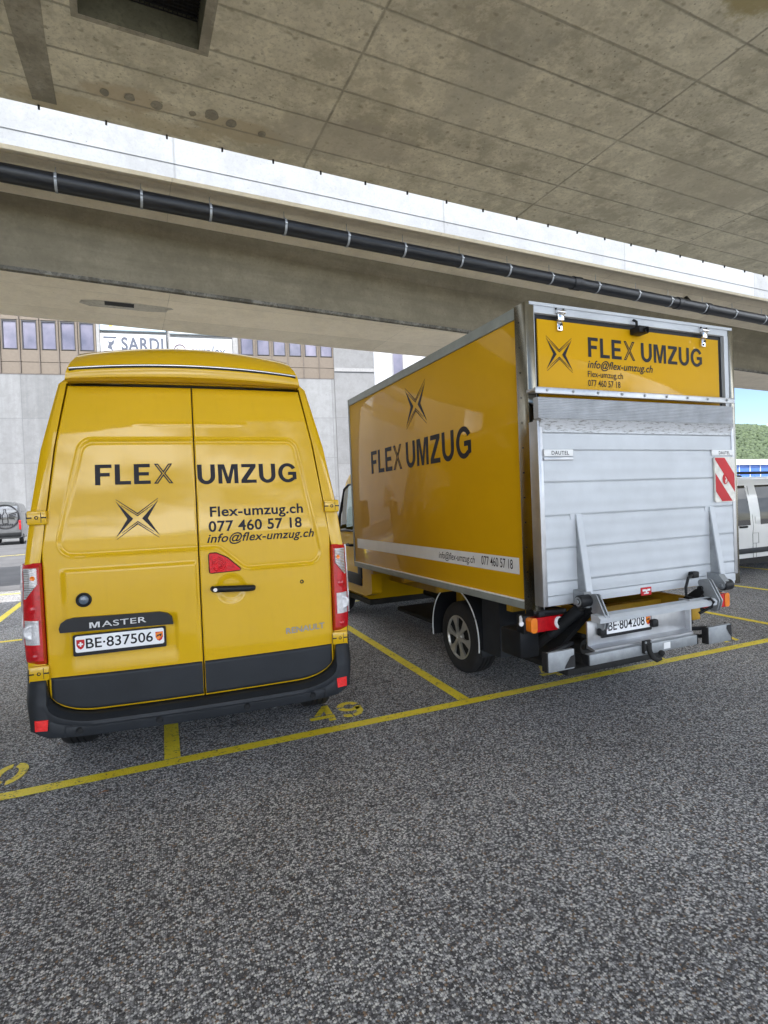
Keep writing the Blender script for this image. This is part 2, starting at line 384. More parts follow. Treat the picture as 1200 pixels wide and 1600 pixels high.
for sgn in (1, -1):
    for (xo, yo, yi, wd) in ((.95, 1.06, .30, .035), (.72, .74, .19, .03)):
        for sx in (-1, 1):
            STAR.append([(sx*xo, sgn*yo), (0, sgn*yi), (0, sgn*(yi-wd*2.1)), (sx*(xo+.0), sgn*(yo-.03))])

# ------------------------------------------------------------------ the ground and its markings
g = MB()
def gfn(u, v): return (-400+800*u, -300+900*v, 0)
g.grid(gfn, 8, 9)
ground = struct(obj('ground', g, asphalt()))
m = MB(); m.add([(-300, 15.25, .003), (300, 15.25, .003), (300, 120, .003), (-300, 120, .003)], [(0, 1, 2, 3)]); struct(obj('toned_down_far_ground', m, simple('toned_down_tarmac', (.085, .085, .09), .85, 0, 0, .25, .6, .5, 120)))  # far ground coloured darker to hold down its sunlit brightness
RP = road_paint()
LN0, LSL = 3.992, -.0140        # front line: y = LN0 + LSL*x (camera-side edge is .055 before it)
def gline(x0, y0, x1, y1, wd, lab, z=.004):
    d = Vector((x1-x0, y1-y0)).normalized(); n = Vector((-d.y, d.x))*wd/2
    m = MB(); k = max(2, int(math.hypot(x1-x0, y1-y0)/.5))
    a = [(x0+(x1-x0)*i/k+n.x, y0+(y1-y0)*i/k+n.y, z) for i in range(k+1)]; b = [(x0+(x1-x0)*i/k-n.x, y0+(y1-y0)*i/k-n.y, z) for i in range(k+1)]
    m.add(a+b, [(i, i+1, k+2+i, k+1+i) for i in range(k)]); return obj('painted_line', m, RP, ground, label=lab)
gline(-12, LN0-LSL*12, 20, LN0+LSL*20, .105, 'long yellow line across the open ends of the bays')
for i in range(-4, 6):
    xb = .10+2.318*i
    gline(xb, LN0+LSL*xb+.06, xb+.13, 8.95, .105, 'yellow divider between two parking bays')
gline(-10, 9.03, 14, 9.03, .10, 'yellow line closing the bays at their far end')
for i in range(-4, 4): gline(-2.30+2.318*i, 9.09, -2.33+2.318*i, 14.55, .12, 'yellow divider of the opposite bays')
gline(-30, 14.6, 14, 14.6, .10, 'yellow line at the far end of the opposite bays')
gline(-30, 19.5, -2, 31, .12, 'pale yellow slanting line on the far asphalt', .007)
STEN = {
 '4': [[(.18, .42), (.62, 1), (.86, 1), (.42, .42)], [(0, .18), (0, .36), (.86, .36), (.86, .18)], [(.60, .40), (.60, .74), (.84, .97), (.84, .40)], [(.60, 0), (.60, .15), (.84, .15), (.84, 0)]],
 '9': [el(.45, .66, .43, .34, 20, 172, 12)+el(.45, .66, .19, .16, 172, 20, 12), el(.45, .66, .43, .30, 188, 340, 12)+el(.45, .66, .19, .14, 340, 188, 12),
       [(.64, .63), (.88, .66), (.86, .3), (.70, .08), (.44, 0), (.40, .16), (.56, .22), (.64, .36)], [(.06, .1), (.10, .24), (.36, .17), (.38, 0), (.18, .02)]],
 '8': [el(.45, .74, .40, .26, 10, 170, 10)+el(.45, .74, .18, .12, 170, 10, 10), el(.45, .74, .40, .24, 190, 350, 10)+el(.45, .74, .18, .10, 350, 190, 10),
       el(.45, .25, .44, .22, 10, 170, 10)+el(.45, .25, .2, .1, 170, 10, 10), el(.45, .25, .44, .25, 190, 350, 10)+el(.45, .25, .2, .12, 350, 190, 10)],
 '7': [[(0, .82), (0, 1), (.88, 1), (.88, .82)], [(.62, .79), (.88, .79), (.44, 0), (.18, 0)]],
 '5': [[(.05, .5), (.05, 1), (.85, 1), (.85, .82), (.28, .82), (.28, .5)], el(.42, .32, .44, .32, 85, -170, 16)+el(.42, .32, .20, .16, -170, 85, 16)],
 '0': [el(.45, .5, .44, .5, 100, 260, 14)+el(.45, .5, .20, .30, 260, 100, 14), el(.45, .5, .44, .5, -80, 80, 14)+el(.45, .5, .20, .30, 80, -80, 14)],
 '6': [el(.45, .33, .43, .33, 0, 360, 20)[:-1], [(.05, .4), (.3, 1), (.7, 1), (.3, .5)]],
}
for num, x0 in (('50', -1.27), ('49', 1.12), ('48', 3.375), ('47', 5.70)):
    m = MB(); y0 = 4.155+LSL*x0
    for k, ch in enumerate(num):
        xx = x0+k*.25
        put_polys(m, STEN[ch], lambda a, b: (xx+a*.235+b*.03, y0-.028*(xx-x0+a*.2)+b*.335, .004))
    obj('bay_number', m, RP, ground, tri=True, label='yellow stencilled bay number %s' % num)

# ------------------------------------------------------------------ bridges
DZ = -.0723                              # heights below were measured from a camera 1.772 m up
BR = .0329
ce, se = math.cos(BR), math.sin(BR)
ccol = (.63, .59, .45)
m_soffit = concrete('board_marked_soffit', ccol, joints=(4.12, .62, 2.74, 5.86, .024), stain=.50, axes='XY', jcol=.2, dark=.78, vdim='2D', smear=((.32, 7.64, .62, .24, (.38, .30, .19), .8), (1.62, 7.70, .62, .22, (.36, .29, .18), .8), (.1, 8.0, 1.6, .2, (.42, .33, .18), .5), (6.35, 3.3, .75, .55, (.24, .19, .05), .9), (4.4, 5.6, .5, 1.2, (.34, .33, .27), .5), (3.2, 7.4, 1.1, .5, (.33, .30, .24), .6), (9.5, 6.2, 1.6, .7, (.36, .33, .25), .5)))
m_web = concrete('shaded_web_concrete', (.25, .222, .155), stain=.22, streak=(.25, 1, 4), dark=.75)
m_sof2 = concrete('pale_soffit_concrete', (.82, .74, .59), joints=(5.9, 1.3, 1.1, 12.9, .008), stain=.15, dark=.9)
m_fas = concrete('white_parapet_concrete', (.31, .325, .35), joints=(5.92, 50, 1.15, 20, .03), stain=.20, axes='XZ', dark=.93, bumpst=.1, jcol=.55)
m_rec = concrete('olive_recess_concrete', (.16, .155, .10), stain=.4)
near = thing('road_bridge', 'near concrete bridge deck overhead with square opening and dark patches in its soffit', 'bridge', (0, 0, DZ), BR)
X0, X1 = -45, 75
hx0, hx1, hy0, hy1 = -.20, 1.00, 5.35, 6.53
def quad(mb, pts): mb.add(pts, [tuple(range(len(pts)))])
YB, YE, ZT = -4.5, 8.2, 7.0
m = MB()
for (a, b, c, d) in ((X0, hx0, YB, YE), (hx1, X1, YB, YE), (hx0, hx1, YB, hy0), (hx0, hx1, hy1, YE)): quad(m, [(a, c, ZT), (b, c, ZT), (b, d, ZT), (a, d, ZT)])
quad(m, [(X0, YE, ZT), (X1, YE, ZT), (X1, YE+.02, ZT+.45), (X0, YE+.02, ZT+.45)])
quad(m, [(X0, YB, ZT), (X1, YB, ZT), (X1, YB, ZT+.45), (X0, YB, ZT+.45)])
quad(m, [(X0, YB, ZT+.45), (X1, YB, ZT+.45), (X1, YE+.02, ZT+.45), (X0, YE+.02, ZT+.45)])
obj('deck_slab', m, m_soffit, near)
m = MB()
ZR = ZT+.36
quad(m, [(hx0, hy1, ZT), (hx1, hy1, ZT), (hx1, hy1, ZR), (hx0, hy1, ZR)]); quad(m, [(hx0, hy0, ZT), (hx1, hy0, ZT), (hx1, hy0, ZR), (hx0, hy0, ZR)])
quad(m, [(hx0, hy0, ZT), (hx0, hy1, ZT), (hx0, hy1, ZR), (hx0, hy0, ZR)]); quad(m, [(hx1, hy0, ZT), (hx1, hy1, ZT), (hx1, hy1, ZR), (hx1, hy0, ZR)])
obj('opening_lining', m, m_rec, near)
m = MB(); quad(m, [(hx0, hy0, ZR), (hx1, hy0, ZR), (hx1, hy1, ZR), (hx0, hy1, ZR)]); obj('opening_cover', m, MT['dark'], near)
m = MB()
for i in range(25): x = hx0+.02+i*(hx1-hx0-.04)/24; m.box(x-.004, x+.004, hy0, hy1, ZR-.05, ZR-.04)
for i in range(25): y = hy0+.02+i*(hy1-hy0-.04)/24; m.box(hx0, hx1, y-.004, y+.004, ZR-.062, ZR-.052)
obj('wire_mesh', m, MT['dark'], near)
# darker repair strip, stained rim of the opening and round patched spots: real thin mortar skins
m_pat = concrete('dark_repair_mortar', (.36, .335, .26), stain=.4)
def blob(cx, cy, rx, ry, z, n=22, seed=0, j=.25):
    return [(cx+rx*math.cos(2*PI*k/n)*(1+j*mnoise.noise(Vector((math.cos(2*PI*k/n)*1.5+seed, math.sin(2*PI*k/n)*1.5, seed*.7)))),
             cy+ry*math.sin(2*PI*k/n)*(1+j*mnoise.noise(Vector((math.cos(2*PI*k/n)*1.5-seed, math.sin(2*PI*k/n)*1.5, seed*1.7)))), z) for k in range(n)]
m = MB(); quad(m, [(-.92, 5.2, ZT-.004), (-.50, 5.2, ZT-.004), (-.545, 7.0, ZT-.004), (-.535, 8.08, ZT-.004), (-.80, 8.08, ZT-.004), (-.86, 7.0, ZT-.004)])
obj('mortar_strip', m, m_pat, near, tri=True)
for k, (px, py, rr) in enumerate(((.02, 7.62, .055), (.30, 7.60, .06), (.62, 7.62, .07), (1.05, 7.60, .045), (1.28, 7.54, .09), (1.55, 7.60, .075), (1.98, 7.66, .055))): 
    m = MB(); m.add(blob(px, py, rr, rr*1.15, ZT-.006, 16, k*3.1), [tuple(range(16))]); obj('patched_spot', m, m_pat, near, tri=True)
m = MB()
o_ = .07
for (a, b, c, d) in ((hx0-o_, hx1+o_*1.6, hy1, hy1+.06), (hx1, hx1+o_*1.6, hy0, hy1), (hx0-o_, hx0, hy0, hy1)): quad(m, [(a, c, ZT-.002), (b, c, ZT-.002), (b, d, ZT-.002), (a, d, ZT-.002)])
obj('opening_rim', m, m_pat, near)
m = MB(); m.box(-8.0, -7.0, -1.5, 6.8, -.2-DZ, ZT-.002); obj('light_blocking_pier', m, m_web, near)  # unseen support, added left of view to keep light off the truck side
hk = MB(); hk.box(-.012, .012, YE-.035, YE-.011, ZT-.05, ZT+.0); hk0 = obj('drip_stud', hk, MT['dark'], near)
i = 0
for x in np.arange(-8.36, 30, .76):
    h = hk0 if i == 0 else hk0.copy()
    if i: C.objects.link(h); h.parent = near
    h.location.x = float(x)+.02*math.sin(i*7.); i += 1

far = thing('road_bridge', 'second concrete bridge beyond the gap with bright white parapet and dark web', 'bridge', (0, 0, DZ), BR)
def strip(prof0, prof1, nx=40):
    """loft between two profiles (lists of (y0, slope, z)) along x"""
    m = MB()
    for (a, b) in zip(prof0[:-1], prof0[1:]):
        for i in range(nx):
            xa, xb = X0+(X1-X0)*i/nx, X0+(X1-X0)*(i+1)/nx
            quad(m, [(xa, a[0]+a[1]*xa, a[2]), (xb, a[0]+a[1]*xb, a[2]), (xb, b[0]+b[1]*xb, b[2]), (xa, b[0]+b[1]*xa, b[2])])
    return m
FB = 8.03
obj('parapet', strip([(10.99, 0, 9.35), (11.0, 0, FB)], 0), m_fas, far)
obj('parapet_ridge', strip([(10.996, 0, FB+.285), (10.985, 0, FB+.28), (10.985, 0, FB+.265), (10.999, 0, FB+.26)], 0), m_fas, far)
obj('cantilever_soffit', strip([(11.0, 0, FB), (11.05, 0, FB-.05), (11.3, 0, FB+.02), (12.35, .03, 7.86)], 0), m_sof2, far)
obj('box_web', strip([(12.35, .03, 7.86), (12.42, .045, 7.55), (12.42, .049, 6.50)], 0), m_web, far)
obj('web_ledge', strip([(12.42, .049, 6.50), (12.36, .049, 6.49), (12.36, .049, 6.42), (12.42, .049, 6.40)], 0), concrete('cracked_edge_concrete', (.19, .18, .15), stain=.9), far)
so = MB(); YF = 15.05
quad_z = 6.40
for i in range(40):
    xa, xb = X0+(X1-X0)*i/40, X0+(X1-X0)*(i+1)/40
    quad(so, [(xa, 12.42+.049*xa, quad_z), (xb, 12.42+.049*xb, quad_z), (xb, YF+.031*xb, quad_z), (xa, YF+.031*xa, quad_z)])
obj('box_soffit', so, m_sof2, far)
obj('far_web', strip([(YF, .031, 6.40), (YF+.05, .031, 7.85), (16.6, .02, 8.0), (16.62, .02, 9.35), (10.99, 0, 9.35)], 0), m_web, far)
m = MB(); m.box(-.17, .42, 13.36, 13.60, 6.393, 6.399); obj('drain_slot', m, MT['dark'], far)
P = [(-.62, 13.42), (-.35, 13.36), (.5, 13.30), (1.15, 13.34), (1.28, 13.45), (1.10, 13.52), (1.12, 13.68), (.7, 13.78), (.1, 13.74), (-.45, 13.80), (-.70, 13.62)]
m = MB(); m.add([(a+.03*math.sin(i*2.7), b+.02*math.cos(i*3.9), 6.397) for i, (a, b) in enumerate(P)], [tuple(range(len(P)))]); obj('grout_patch', m, concrete('grey_grout', (.50, .475, .41), stain=.4, dark=.8), far, tri=True)

m = MB(); m.box(-9.2, -8.2, 12.6, 14.4, -.2-DZ, 6.39); obj('light_blocking_pier', m, m_web, far)  # second unseen support, added with the first to cut light from the left

# drain pipe hung under the cantilever
pipe = thing('drain_pipe', 'long black drain pipe hung along the far bridge under its white parapet', 'pipe', (0, 0, DZ), BR)
PY, PZ, PR = 11.42, 7.71, .158
def pz(x): return PZ+.055-.011*(x+2)
s = NB('black_pipe_plastic'); v = s.tc.outputs['Object']
c = s.mix(s.ramp(s.noise(s.mapping(v, (1.5, 9, 9)), 2, 5, .7), [(.45, 0.), (.8, 1.)]), (.008, .009, .011), (.026, .029, .033)); s.set(Base_Color=c, Roughness=.34, Specular_IOR_Level=.35)
m = MB(); m.tube([(x, PY, pz(x)) for x in np.linspace(-40, 60, 41)], PR, 24); obj('pipe_run', m, s.m, pipe, 60)
m = MB(); m.box(-.014, .014, 0, .001, 0, .001)
cl = MB(); cl.lathe([(PR+.002, -.022), (PR+.012, -.022), (PR+.012, .022), (PR+.002, .022)], (0, 0, 0), 'x', 24); cl.box(-.02, .02, -PR-.04, -PR-.005, -.012, .012)
clr = MB(); clr.tube([(0, 0, PR), (0, 0, .36)], .007, 6)
xs = [-6.6, -5.2, -3.7, -2.25, -.83, .57, 1.83, 3.35, 4.77, 6.18, 7.75, 9.21, 10.61, 12.3, 13.9, 15.3, 16.9, 18.4, 20, 21.6, 23.2]
c0 = obj('pipe_clamp', cl, MT['galv'], pipe, 40); r0 = obj('hanger_rod', clr, MT['galv'], c0)
for i, x in enumerate(xs):
    if i == 0: cc = c0
    else:
        cc = c0.copy(); C.objects.link(cc); rr = r0.copy(); C.objects.link(rr); rr.parent = cc
        cc.parent = pipe
    cc.location = (x, PY, pz(x))
for x, wd in ((11.55, .28), (15.75, .22), (17.1, .22)):
    m = MB(); m.lathe([(PR, -wd/2), (PR+.02, -wd/2), (PR+.02, wd/2), (PR, wd/2)], (x, PY, pz(x)), 'x', 24); m.box(x+.05, x+.16, PY-PR-.024, PY-PR-.018, pz(x)-.03, pz(x)+.01); obj('pipe_coupling', m, s.m, pipe, 40)
m = MB(); m.tube([(16.4, PY, pz(16.4)), (16.6, PY+.2, pz(16.4)+.2), (16.6, PY+.35, pz(16.4)+.4)], .07, 14); obj('branch_pipe', m, s.m, pipe, 60)


# ------------------------------------------------------------------ vans: shared body loft
def lerp(a, b, t): return a+(b-a)*t
VAN_PROF = [(.88, .40), (.975, .47), (1.0, .80), (1.0, 1.22), (.988, 1.5), (.950, 1.8), (.890, 2.18), (.830, 2.42), (.785, 2.60), (.66, 2.72), (.50, 2.775), (.25, 2.79), (0, 2.795)]
def profile(zt, full, wsc, prof=VAN_PROF, belt=1.22, zb=None):
    """half profile squeezed to roof height zt"""
    H = prof[-1][1]; P = []
    t = max(0., min(1., (zt-belt-.05)/(H-belt-.05)))
    n = len(prof)
    up = [i for i in range(n) if prof[i][1] > belt+.01]
    for i, (x, z) in enumerate(prof):
        if z <= belt+.01:
            if z > zt-.02*(4-min(i, 4)): z = zt-.02*(4-min(i, 4))
        else:
            f = (z-belt)/(H-belt); z = max(belt, min(zt, belt+0))+f*(zt-belt) if zt > belt else zt-.015*(1-f)
            hx = lerp(1.0, 0, ((i-up[0])/(len(up)-1))**1.25)*.97
            x = lerp(hx, x, t**.5)
        P.append((x*wsc, z))
    return P
def loft_body(sts, prof=VAN_PROF, wscale=1., zb=None):
    """sts: (y, roof z, width scale, inset).  returns rings of full profiles (left -> right)"""
    rings = []
    for (y, zt, ws, ins) in sts:
        h = profile(zt, 1, ws*wscale, prof)
        cz = 1.4
        h = [(max(0, x-ins*(1 if x > .02 else 0)), z-(ins*.8 if z > cz else 0)) for x, z in h]
        ring = [(-x, y, z) for x, z in h]+[(x, y, z) for x, z in reversed(h[:-1])]
        rings.append(ring)
    return rings
def pane_faces(mb, glass, rings, is_glass, closed_bottom=True, rear=True):
    n = len(rings[0]); off = len(mb.v)
    mb.v += [p for r_ in rings for p in r_]
    for i in range(len(rings)-1):
        for k in range(n-1):
            q = (off+i*n+k, off+i*n+k+1, off+(i+1)*n+k+1, off+(i+1)*n+k)
            gname = is_glass(i, k)
            if gname:
                vs = [Vector(mb.v[j]) for j in q]; glass.setdefault(gname, MB()); glass[gname].add(vs, [(0, 1, 2, 3)])
            else: mb.f.append(q)
        if closed_bottom: mb.f.append((off+i*n, off+(i+1)*n, off+(i+1)*n+n-1, off+i*n+n-1))
    if rear: mb.f.append(tuple(off+k for k in range(n)))
    mb.f.append(tuple(off+(len(rings)-1)*n+k for k in range(n)))
NP = 2*len(VAN_PROF)-1
def wheel(parent, x, y, z, side, r=.345, w_=.225, spokes=6, hubm='hub'):
    """side -1: outer face towards -x"""
    root = MB()
    s_ = -side
    pr = [(r*.60, 0), (r*.72, -.006), (r*.86, -.006), (r*.95, .006), (r*.992, .03), (r, .05)]
    for gx in (.072, .112, .152): pr += [(r, gx-.008), (r-.009, gx-.005), (r-.009, gx+.005), (r, gx+.008)]
    pr += [(r, w_-.05), (r*.99, w_-.03), (r*.9, w_), (r*.6, w_)]
    root.lathe([(a, b*s_) for a, b in pr], (x, y, z), 'x', 56)
    o = obj('wheel', root, MT['rubber'], parent, 40)
    rim = MB(); rr = r*.62
    rim.lathe([(a, b*s_) for a, b in [(rr*1.0, .0), (rr*1.0, .012), (rr*.93, .02), (rr*.90, .05), (rr*.2, .06), (0.001, .06)]], (x, y, z), 'x', 48)
    obj('rim', rim, MT['dark'], o, 40)
    hc = MB()
    hc.lathe([(a, b*s_) for a, b in [(rr*.99, .004), (rr*.99, -.004), (rr*.93, -.006), (rr*.90, .012)]], (x, y, z), 'x', 48)
    hc.lathe([(a, b*s_) for a, b in [(rr*.26, .03), (rr*.25, .004), (rr*.2, -.006), (rr*.10, -.008), (rr*.09, -.002), (.001, -.002)]], (x, y, z), 'x', 24)
    for k in range(spokes):
        a = 2*PI*k/spokes+.2
        pts = [(.22, -.30), (.55, -.17), (.93, -.27), (.93, .27), (.55, .17), (.22, .30)]
        def fn(u, v, d): 
            ang = a+v*.9*(1 if u > .5 else 1.3); q = rr*u
            return (x+(d-.004+.012*u*(u-.3))*s_, y+q*math.cos(ang), z+q*math.sin(ang))
        hc.prism(pts, -.002, .018, fn)
    obj('hubcap', hc, MT[hubm], o, 35)
    return o

# ------------------------------------------------------------------ yellow panel van
van = thing('delivery_van', 'yellow panel van seen square from behind with FLEX UMZUG on its rear doors', 'van', (.2994, 3.7444, DZ), -.08248)
VZ = -DZ                 # ground level in the van's own frame
def ys(x, z):
    t = max(0., z-1.62)
    return -.035+.055*x*x+.15*t**1.35
def roofz(y): 
    return 2.78
st = [(.0, 2.795, 1, 0)]*6
st += [(y, 2.795, 1, 0) for y in (.6, 1.2, 2.2, 3.2, 3.55, 3.62)]
st += [(4.02, 2.795, 1, 0), (4.12, 2.70, 1, 0), (4.30, 2.34, .995, 0), (4.36, 2.22, .99, 0), (4.62, 1.82, .985, 0), (4.90, 1.42, .98, 0), (5.0, 1.36, .975, 0), (5.22, 1.26, .955, 0), (5.38, 1.16, .93, 0), (5.47, 1.0, .89, 0), (5.53, .80, .84, 0), (5.55, .60, .80, 0)]
rings = loft_body(st)
def xe(z): 
    for (z0, a), (z1, b) in (((0, .868), (.80, .875)), ((.80, .875), (1.5, .880)), ((1.5, .880), (1.84, .836)), ((1.84, .836), (2.22, .790)), ((2.22, .790), (2.63, .715))):
        if z <= z1: return lerp(a, b, (z-z0)/(z1-z0))
    return .715
# the rear corner: door shut face, flush pillar, then a rounded turn into the side
for i, (t, dy, back) in enumerate(((0, .03, 0), (0, .0, 0), (.55, .0, 0), (.85, .016, 0), (.98, .055, 0), (1, .12, 0))):
    out = []
    for (x, y, z) in rings[i]:
        sg = 1 if x >= 0 else -1; a = abs(x)
        z = max(z, .56); zi = min(z, 2.605); ai = min(a, xe(zi)+.009) if z <= 2.61 else min(a, .72)
        X = lerp(ai, a, t); Z = lerp(zi, z, t); out.append((sg*X, ys(min(X, .88), Z)+dy, Z))
    rings[i] = out
rings[6] = [(x, y+.5*.15*max(0., z-1.62)**1.35, z) for x, y, z in rings[6]]
st = [(.03, 0)]+[(r_[0][1], 0) for r_ in rings[1:]]
yl = [s_[0] for s_ in st]
def van_glass(i, k):
    y0 = yl[i]; kk = k if k < NP//2 else NP-2-k
    if 3.6 < y0 < 4.89 and kk in (4, 5) and (y0 < 4.6): return 'side_window_'+('l' if k < NP//2 else 'r')
    if 4.35 < y0 < 4.89 and kk >= 8: return 'windshield'
    return None
body = MB(); gl = {}
pane_faces(body, gl, rings, van_glass, True, False)
vb = obj('body', body, MT['yellow'], van, 32)
for kname, gm in gl.items(): obj('windshield' if kname == 'windshield' else 'side_window', gm, MT['tint'], van, 60)
m = MB(); m.box(-.72, .72, 3.0, 3.05, .5, 2.3); m.box(-.85, .85, 4.5, 4.85, .8, 1.25, .05)
for sx in (-.5, .5): m.box(sx-.25, sx+.25, 3.2, 3.75, .75, 1.0, .06); m.box(sx-.25, sx+.25, 3.12, 3.3, .9, 1.75, .08)
obj('cab_interior', m, MT['dark'], van)

def zbot(x):
    t = max(0., min(1., (abs(x)-.60)/.276)); return .582+.135*(1-math.sqrt(max(0., 1-t**2.2)))
ZTOP = 2.585
def rounded(poly, r):
    out = []; n = len(poly)
    for i in range(n):
        p0, p1, p2 = Vector(poly[i-1]), Vector(poly[i]), Vector(poly[(i+1) % n])
        a = (p0-p1).normalized(); b = (p2-p1).normalized(); ang = a.angle(b); d = r/math.tan(ang/2)
        d = min(d, .45*(p0-p1).length, .45*(p2-p1).length); rr = d*math.tan(ang/2)
        c_ = p1+(a+b).normalized()*(rr/math.sin(ang/2))
        s0 = p1+a*d-c_; s1 = p1+b*d-c_
        a0 = math.atan2(s0.y, s0.x); a1 = math.atan2(s1.y, s1.x); dd = (a1-a0+PI) % (2*PI)-PI
        out += [(c_.x+rr*math.cos(a0+dd*k/8), c_.y+rr*math.sin(a0+dd*k/8)) for k in range(9)]
    return out
PANEL = np.array(rounded([(-.80, 1.535), (-.645, 2.228), (.665, 2.228), (.815, 1.385), (.30, 1.385), (.13, 1.535)], .075))
def sdist(P, x, z):
    a = P; b = np.roll(P, -1, 0); p = np.array([x, z]); d = b-a; t = np.clip(((p-a)*d).sum(1)/(d*d).sum(1), 0, 1)
    q = a+d*t[:, None]-p; dist = math.sqrt((q*q).sum(1).min())
    ins = (((a[:, 1] > z) != (b[:, 1] > z)) & (x < (b[:, 0]-a[:, 0])*(z-a[:, 1])/(b[:, 1]-a[:, 1]+1e-12)+a[:, 0])).sum() % 2
    return -dist if ins else dist
def sst(a, b, x):
    t = max(0., min(1., (x-a)/(b-a))); return t*t*(3-2*t)
def relief(x, z):
    r_ = 0.
    if 1.3 < z < 2.3:
        d = sdist(PANEL, x, z); r_ -= .007*sst(.004, -.012, d)+.005*math.exp(-((d+.002)/.009)**2); r_ += .003*math.exp(-((d-.013)/.006)**2)
    # pressed ledge low on the left door
    if x < -.01 and z < 1.5:
        e = min(1., sst(-.80, -.74, x), sst(.0, -.03, x)) ; r_ += .012*e*sst(1.455, 1.425, z)*sst(.84, 1.36, z)
    # hand recess round the handle
    d = math.hypot((x-.20)/1.0, z-1.255); r_ -= .010*sst(.105, .06, d)
    if -.75 < x < -.13: r_ -= .010*sst(-.75, -.72, x)*sst(-.13, -.16, x)*sst(1.14, 1.10, z)*sst(.815, .93, z)
    # crease above the panel
    r_ += .004*math.exp(-((z-2.338)/.009)**2)*max(0., 1-(x/.36)**2)
    # top hem
    return r_
def yd(x, z): return ys(x, z)-relief(x, z)
def door_pt(s_, t, x_in, sg, dy=0., inset=0., zt=ZTOP, zlow=None):
    zn = lerp(.585, zt, t); x = lerp(x_in, sg*(xe(zn)-inset), s_)
    z0 = zbot(x)+inset; z = lerp(z0, zt, t)
    e = min(s_*abs(xe(zn)), (1-s_)*abs(xe(zn)), (1-t)*2, t*2)
    return (x, yd(x, z)+dy+.006*max(0., 1-e/.008)**2, z)
for sg, x_in, lab in ((-1, .004, 'left rear door with number plate and camera'), (1, .012, 'right rear door with handle and red light')):
    m = MB(); m.grid(lambda u, v_: door_pt(u, v_, x_in, sg), 190, 330, (0, .03, 0))
    door = obj('rear_door', m, MT['yellow'], van, 40, lab)
    m = MB()
    def tp(u, v_):
        zt = .803; x = lerp(x_in-sg*.0+sg*.004, sg*(.862), u); z0 = zbot(x)+.010; zz = lerp(z0, zt, v_)
        e = min(v_, 1-v_); return (x, ys(x, zz)-.013+.012*max(0, 1-min(v_*.2, (1-v_)*.2, (1-u)*.85, u*.85+.01)/.012)**2, zz)
    m.grid(tp, 70, 24, (0, .03, 0)); obj('lower_trim', m, MT['trim'], door, 50)
    if sg == -1: doorL = door
    else: doorR = door
def on(u, z, d=.002): return (u, yd(u, z)-d, z)
# dark seal behind the gaps
m = MB(); m.grid(lambda u, v_: (lerp(-1, 1, u)*(xe(lerp(.62, 2.60, v_))+.004), ys(lerp(-.86, .86, u), lerp(.60, 2.58, v_))+.032, lerp(.62, 2.60, v_)), 20, 30); obj('door_seal', m, MT['dark'], van)
def vtext(name, parent, mat, builder, d=.0022):
    m = MB(); builder(m, d); return obj(name, m, mat, parent, tri=True)
def bx(x0, z0, w_, h_, d=.0022, slope=0.): return lambda a, b: on(x0+a*w_, z0+b*h_+slope*a, d)
m = MB(); put_polys(m, headline('FLEX', .13), bx(-.577, 1.953, .452, .128)); obj('lettering', m, MT['ink'], doorL, tri=True)
m = MB(); put_polys(m, headline('UMZUG', .14), bx(.022, 1.943, .648, .128)); obj('lettering', m, MT['ink'], doorR, tri=True)
m = MB(); put_polys(m, STAR, lambda a, b: on(-.343+a*.128, 1.737+b*.118, .0022)); obj('star_emblem', m, MT['ink'], doorL, tri=True)
for t_, x0, z0, w_, h_, sh, bo in (('Flex-umzug.ch', .088, 1.728, .612, .066, 0, .022), ('077 460 57 18', .076, 1.630, .610, .070, 0, .020), ('info@flex-umzug.ch', .062, 1.560, .708, .056, .28, .016)):
    m = MB(); put_text(m, t_, bx(x0, z0, w_, h_), bo, sh, 1.05); obj('lettering', m, MT['ink'], doorR, tri=True)
# roof cap overhanging the doors
m = MB()
rows = [(.16, 2.612, .708, 0.), (-.020, 2.597, .713, .014), (-.040, 2.604, .714, .018), (-.048, 2.640, .706, .024), (-.036, 2.672, .697, .030), (-.012, 2.708, .685, .036), (.045, 2.757, .664, .044), (.09, 2.788, .648, .048), (.16, 2.806, .632, .050), (.40, 2.815, .60, .03), (.75, 2.795, .52, .008)]
def cap_pt(u, j):
    y, z, hw, cr_ = rows[j]; a = 2*u-1
    x = hw*a; return (x, y+.05*a*a+.10*max(0, abs(a)-.93)*8*(.0 if j < 2 else .12), z+cr_*(1-a*a))
NU = 48; v = [cap_pt(i/NU, j) for j in range(len(rows)) for i in range(NU+1)]
f = [(j*(NU+1)+i, j*(NU+1)+i+1, (j+1)*(NU+1)+i+1, (j+1)*(NU+1)+i) for j in range(len(rows)-1) for i in range(NU)]
o_ = len(v)
for e in (0, NU):
    ring = [j*(NU+1)+e for j in range(len(rows))]; k = len(v)
    sx = -1 if e == 0 else 1
    v += [(v[q][0]+sx*.004, max(v[q][1]+.45, .55), v[q][2]-.012) for j, q in enumerate(ring)]
    f += [(ring[j], ring[j+1], k+j+1, k+j) for j in range(len(ring)-1)]
m.add(v, f); capo = obj('roof_cap', m, MT['yellow'], van, 35)
def strip_pt(u, k, off, dz):
    a = 2*u-1; a *= .985; y, z, hw, cr_ = rows[4]
    return (hw*a, y+.05*a*a-off, z-.012+cr_*(1-a*a)+dz)
m = MB(); m.tube([strip_pt(i/40, 0, .004, .004) for i in range(41)], .007, 8); obj('chrome_strip', m, MT['chrome'], capo, 60)
m = MB(); m.tube([strip_pt(i/40, 0, .002, -.007) for i in range(41)], .008, 8); obj('strip_seal', m, MT['black'], capo, 60)

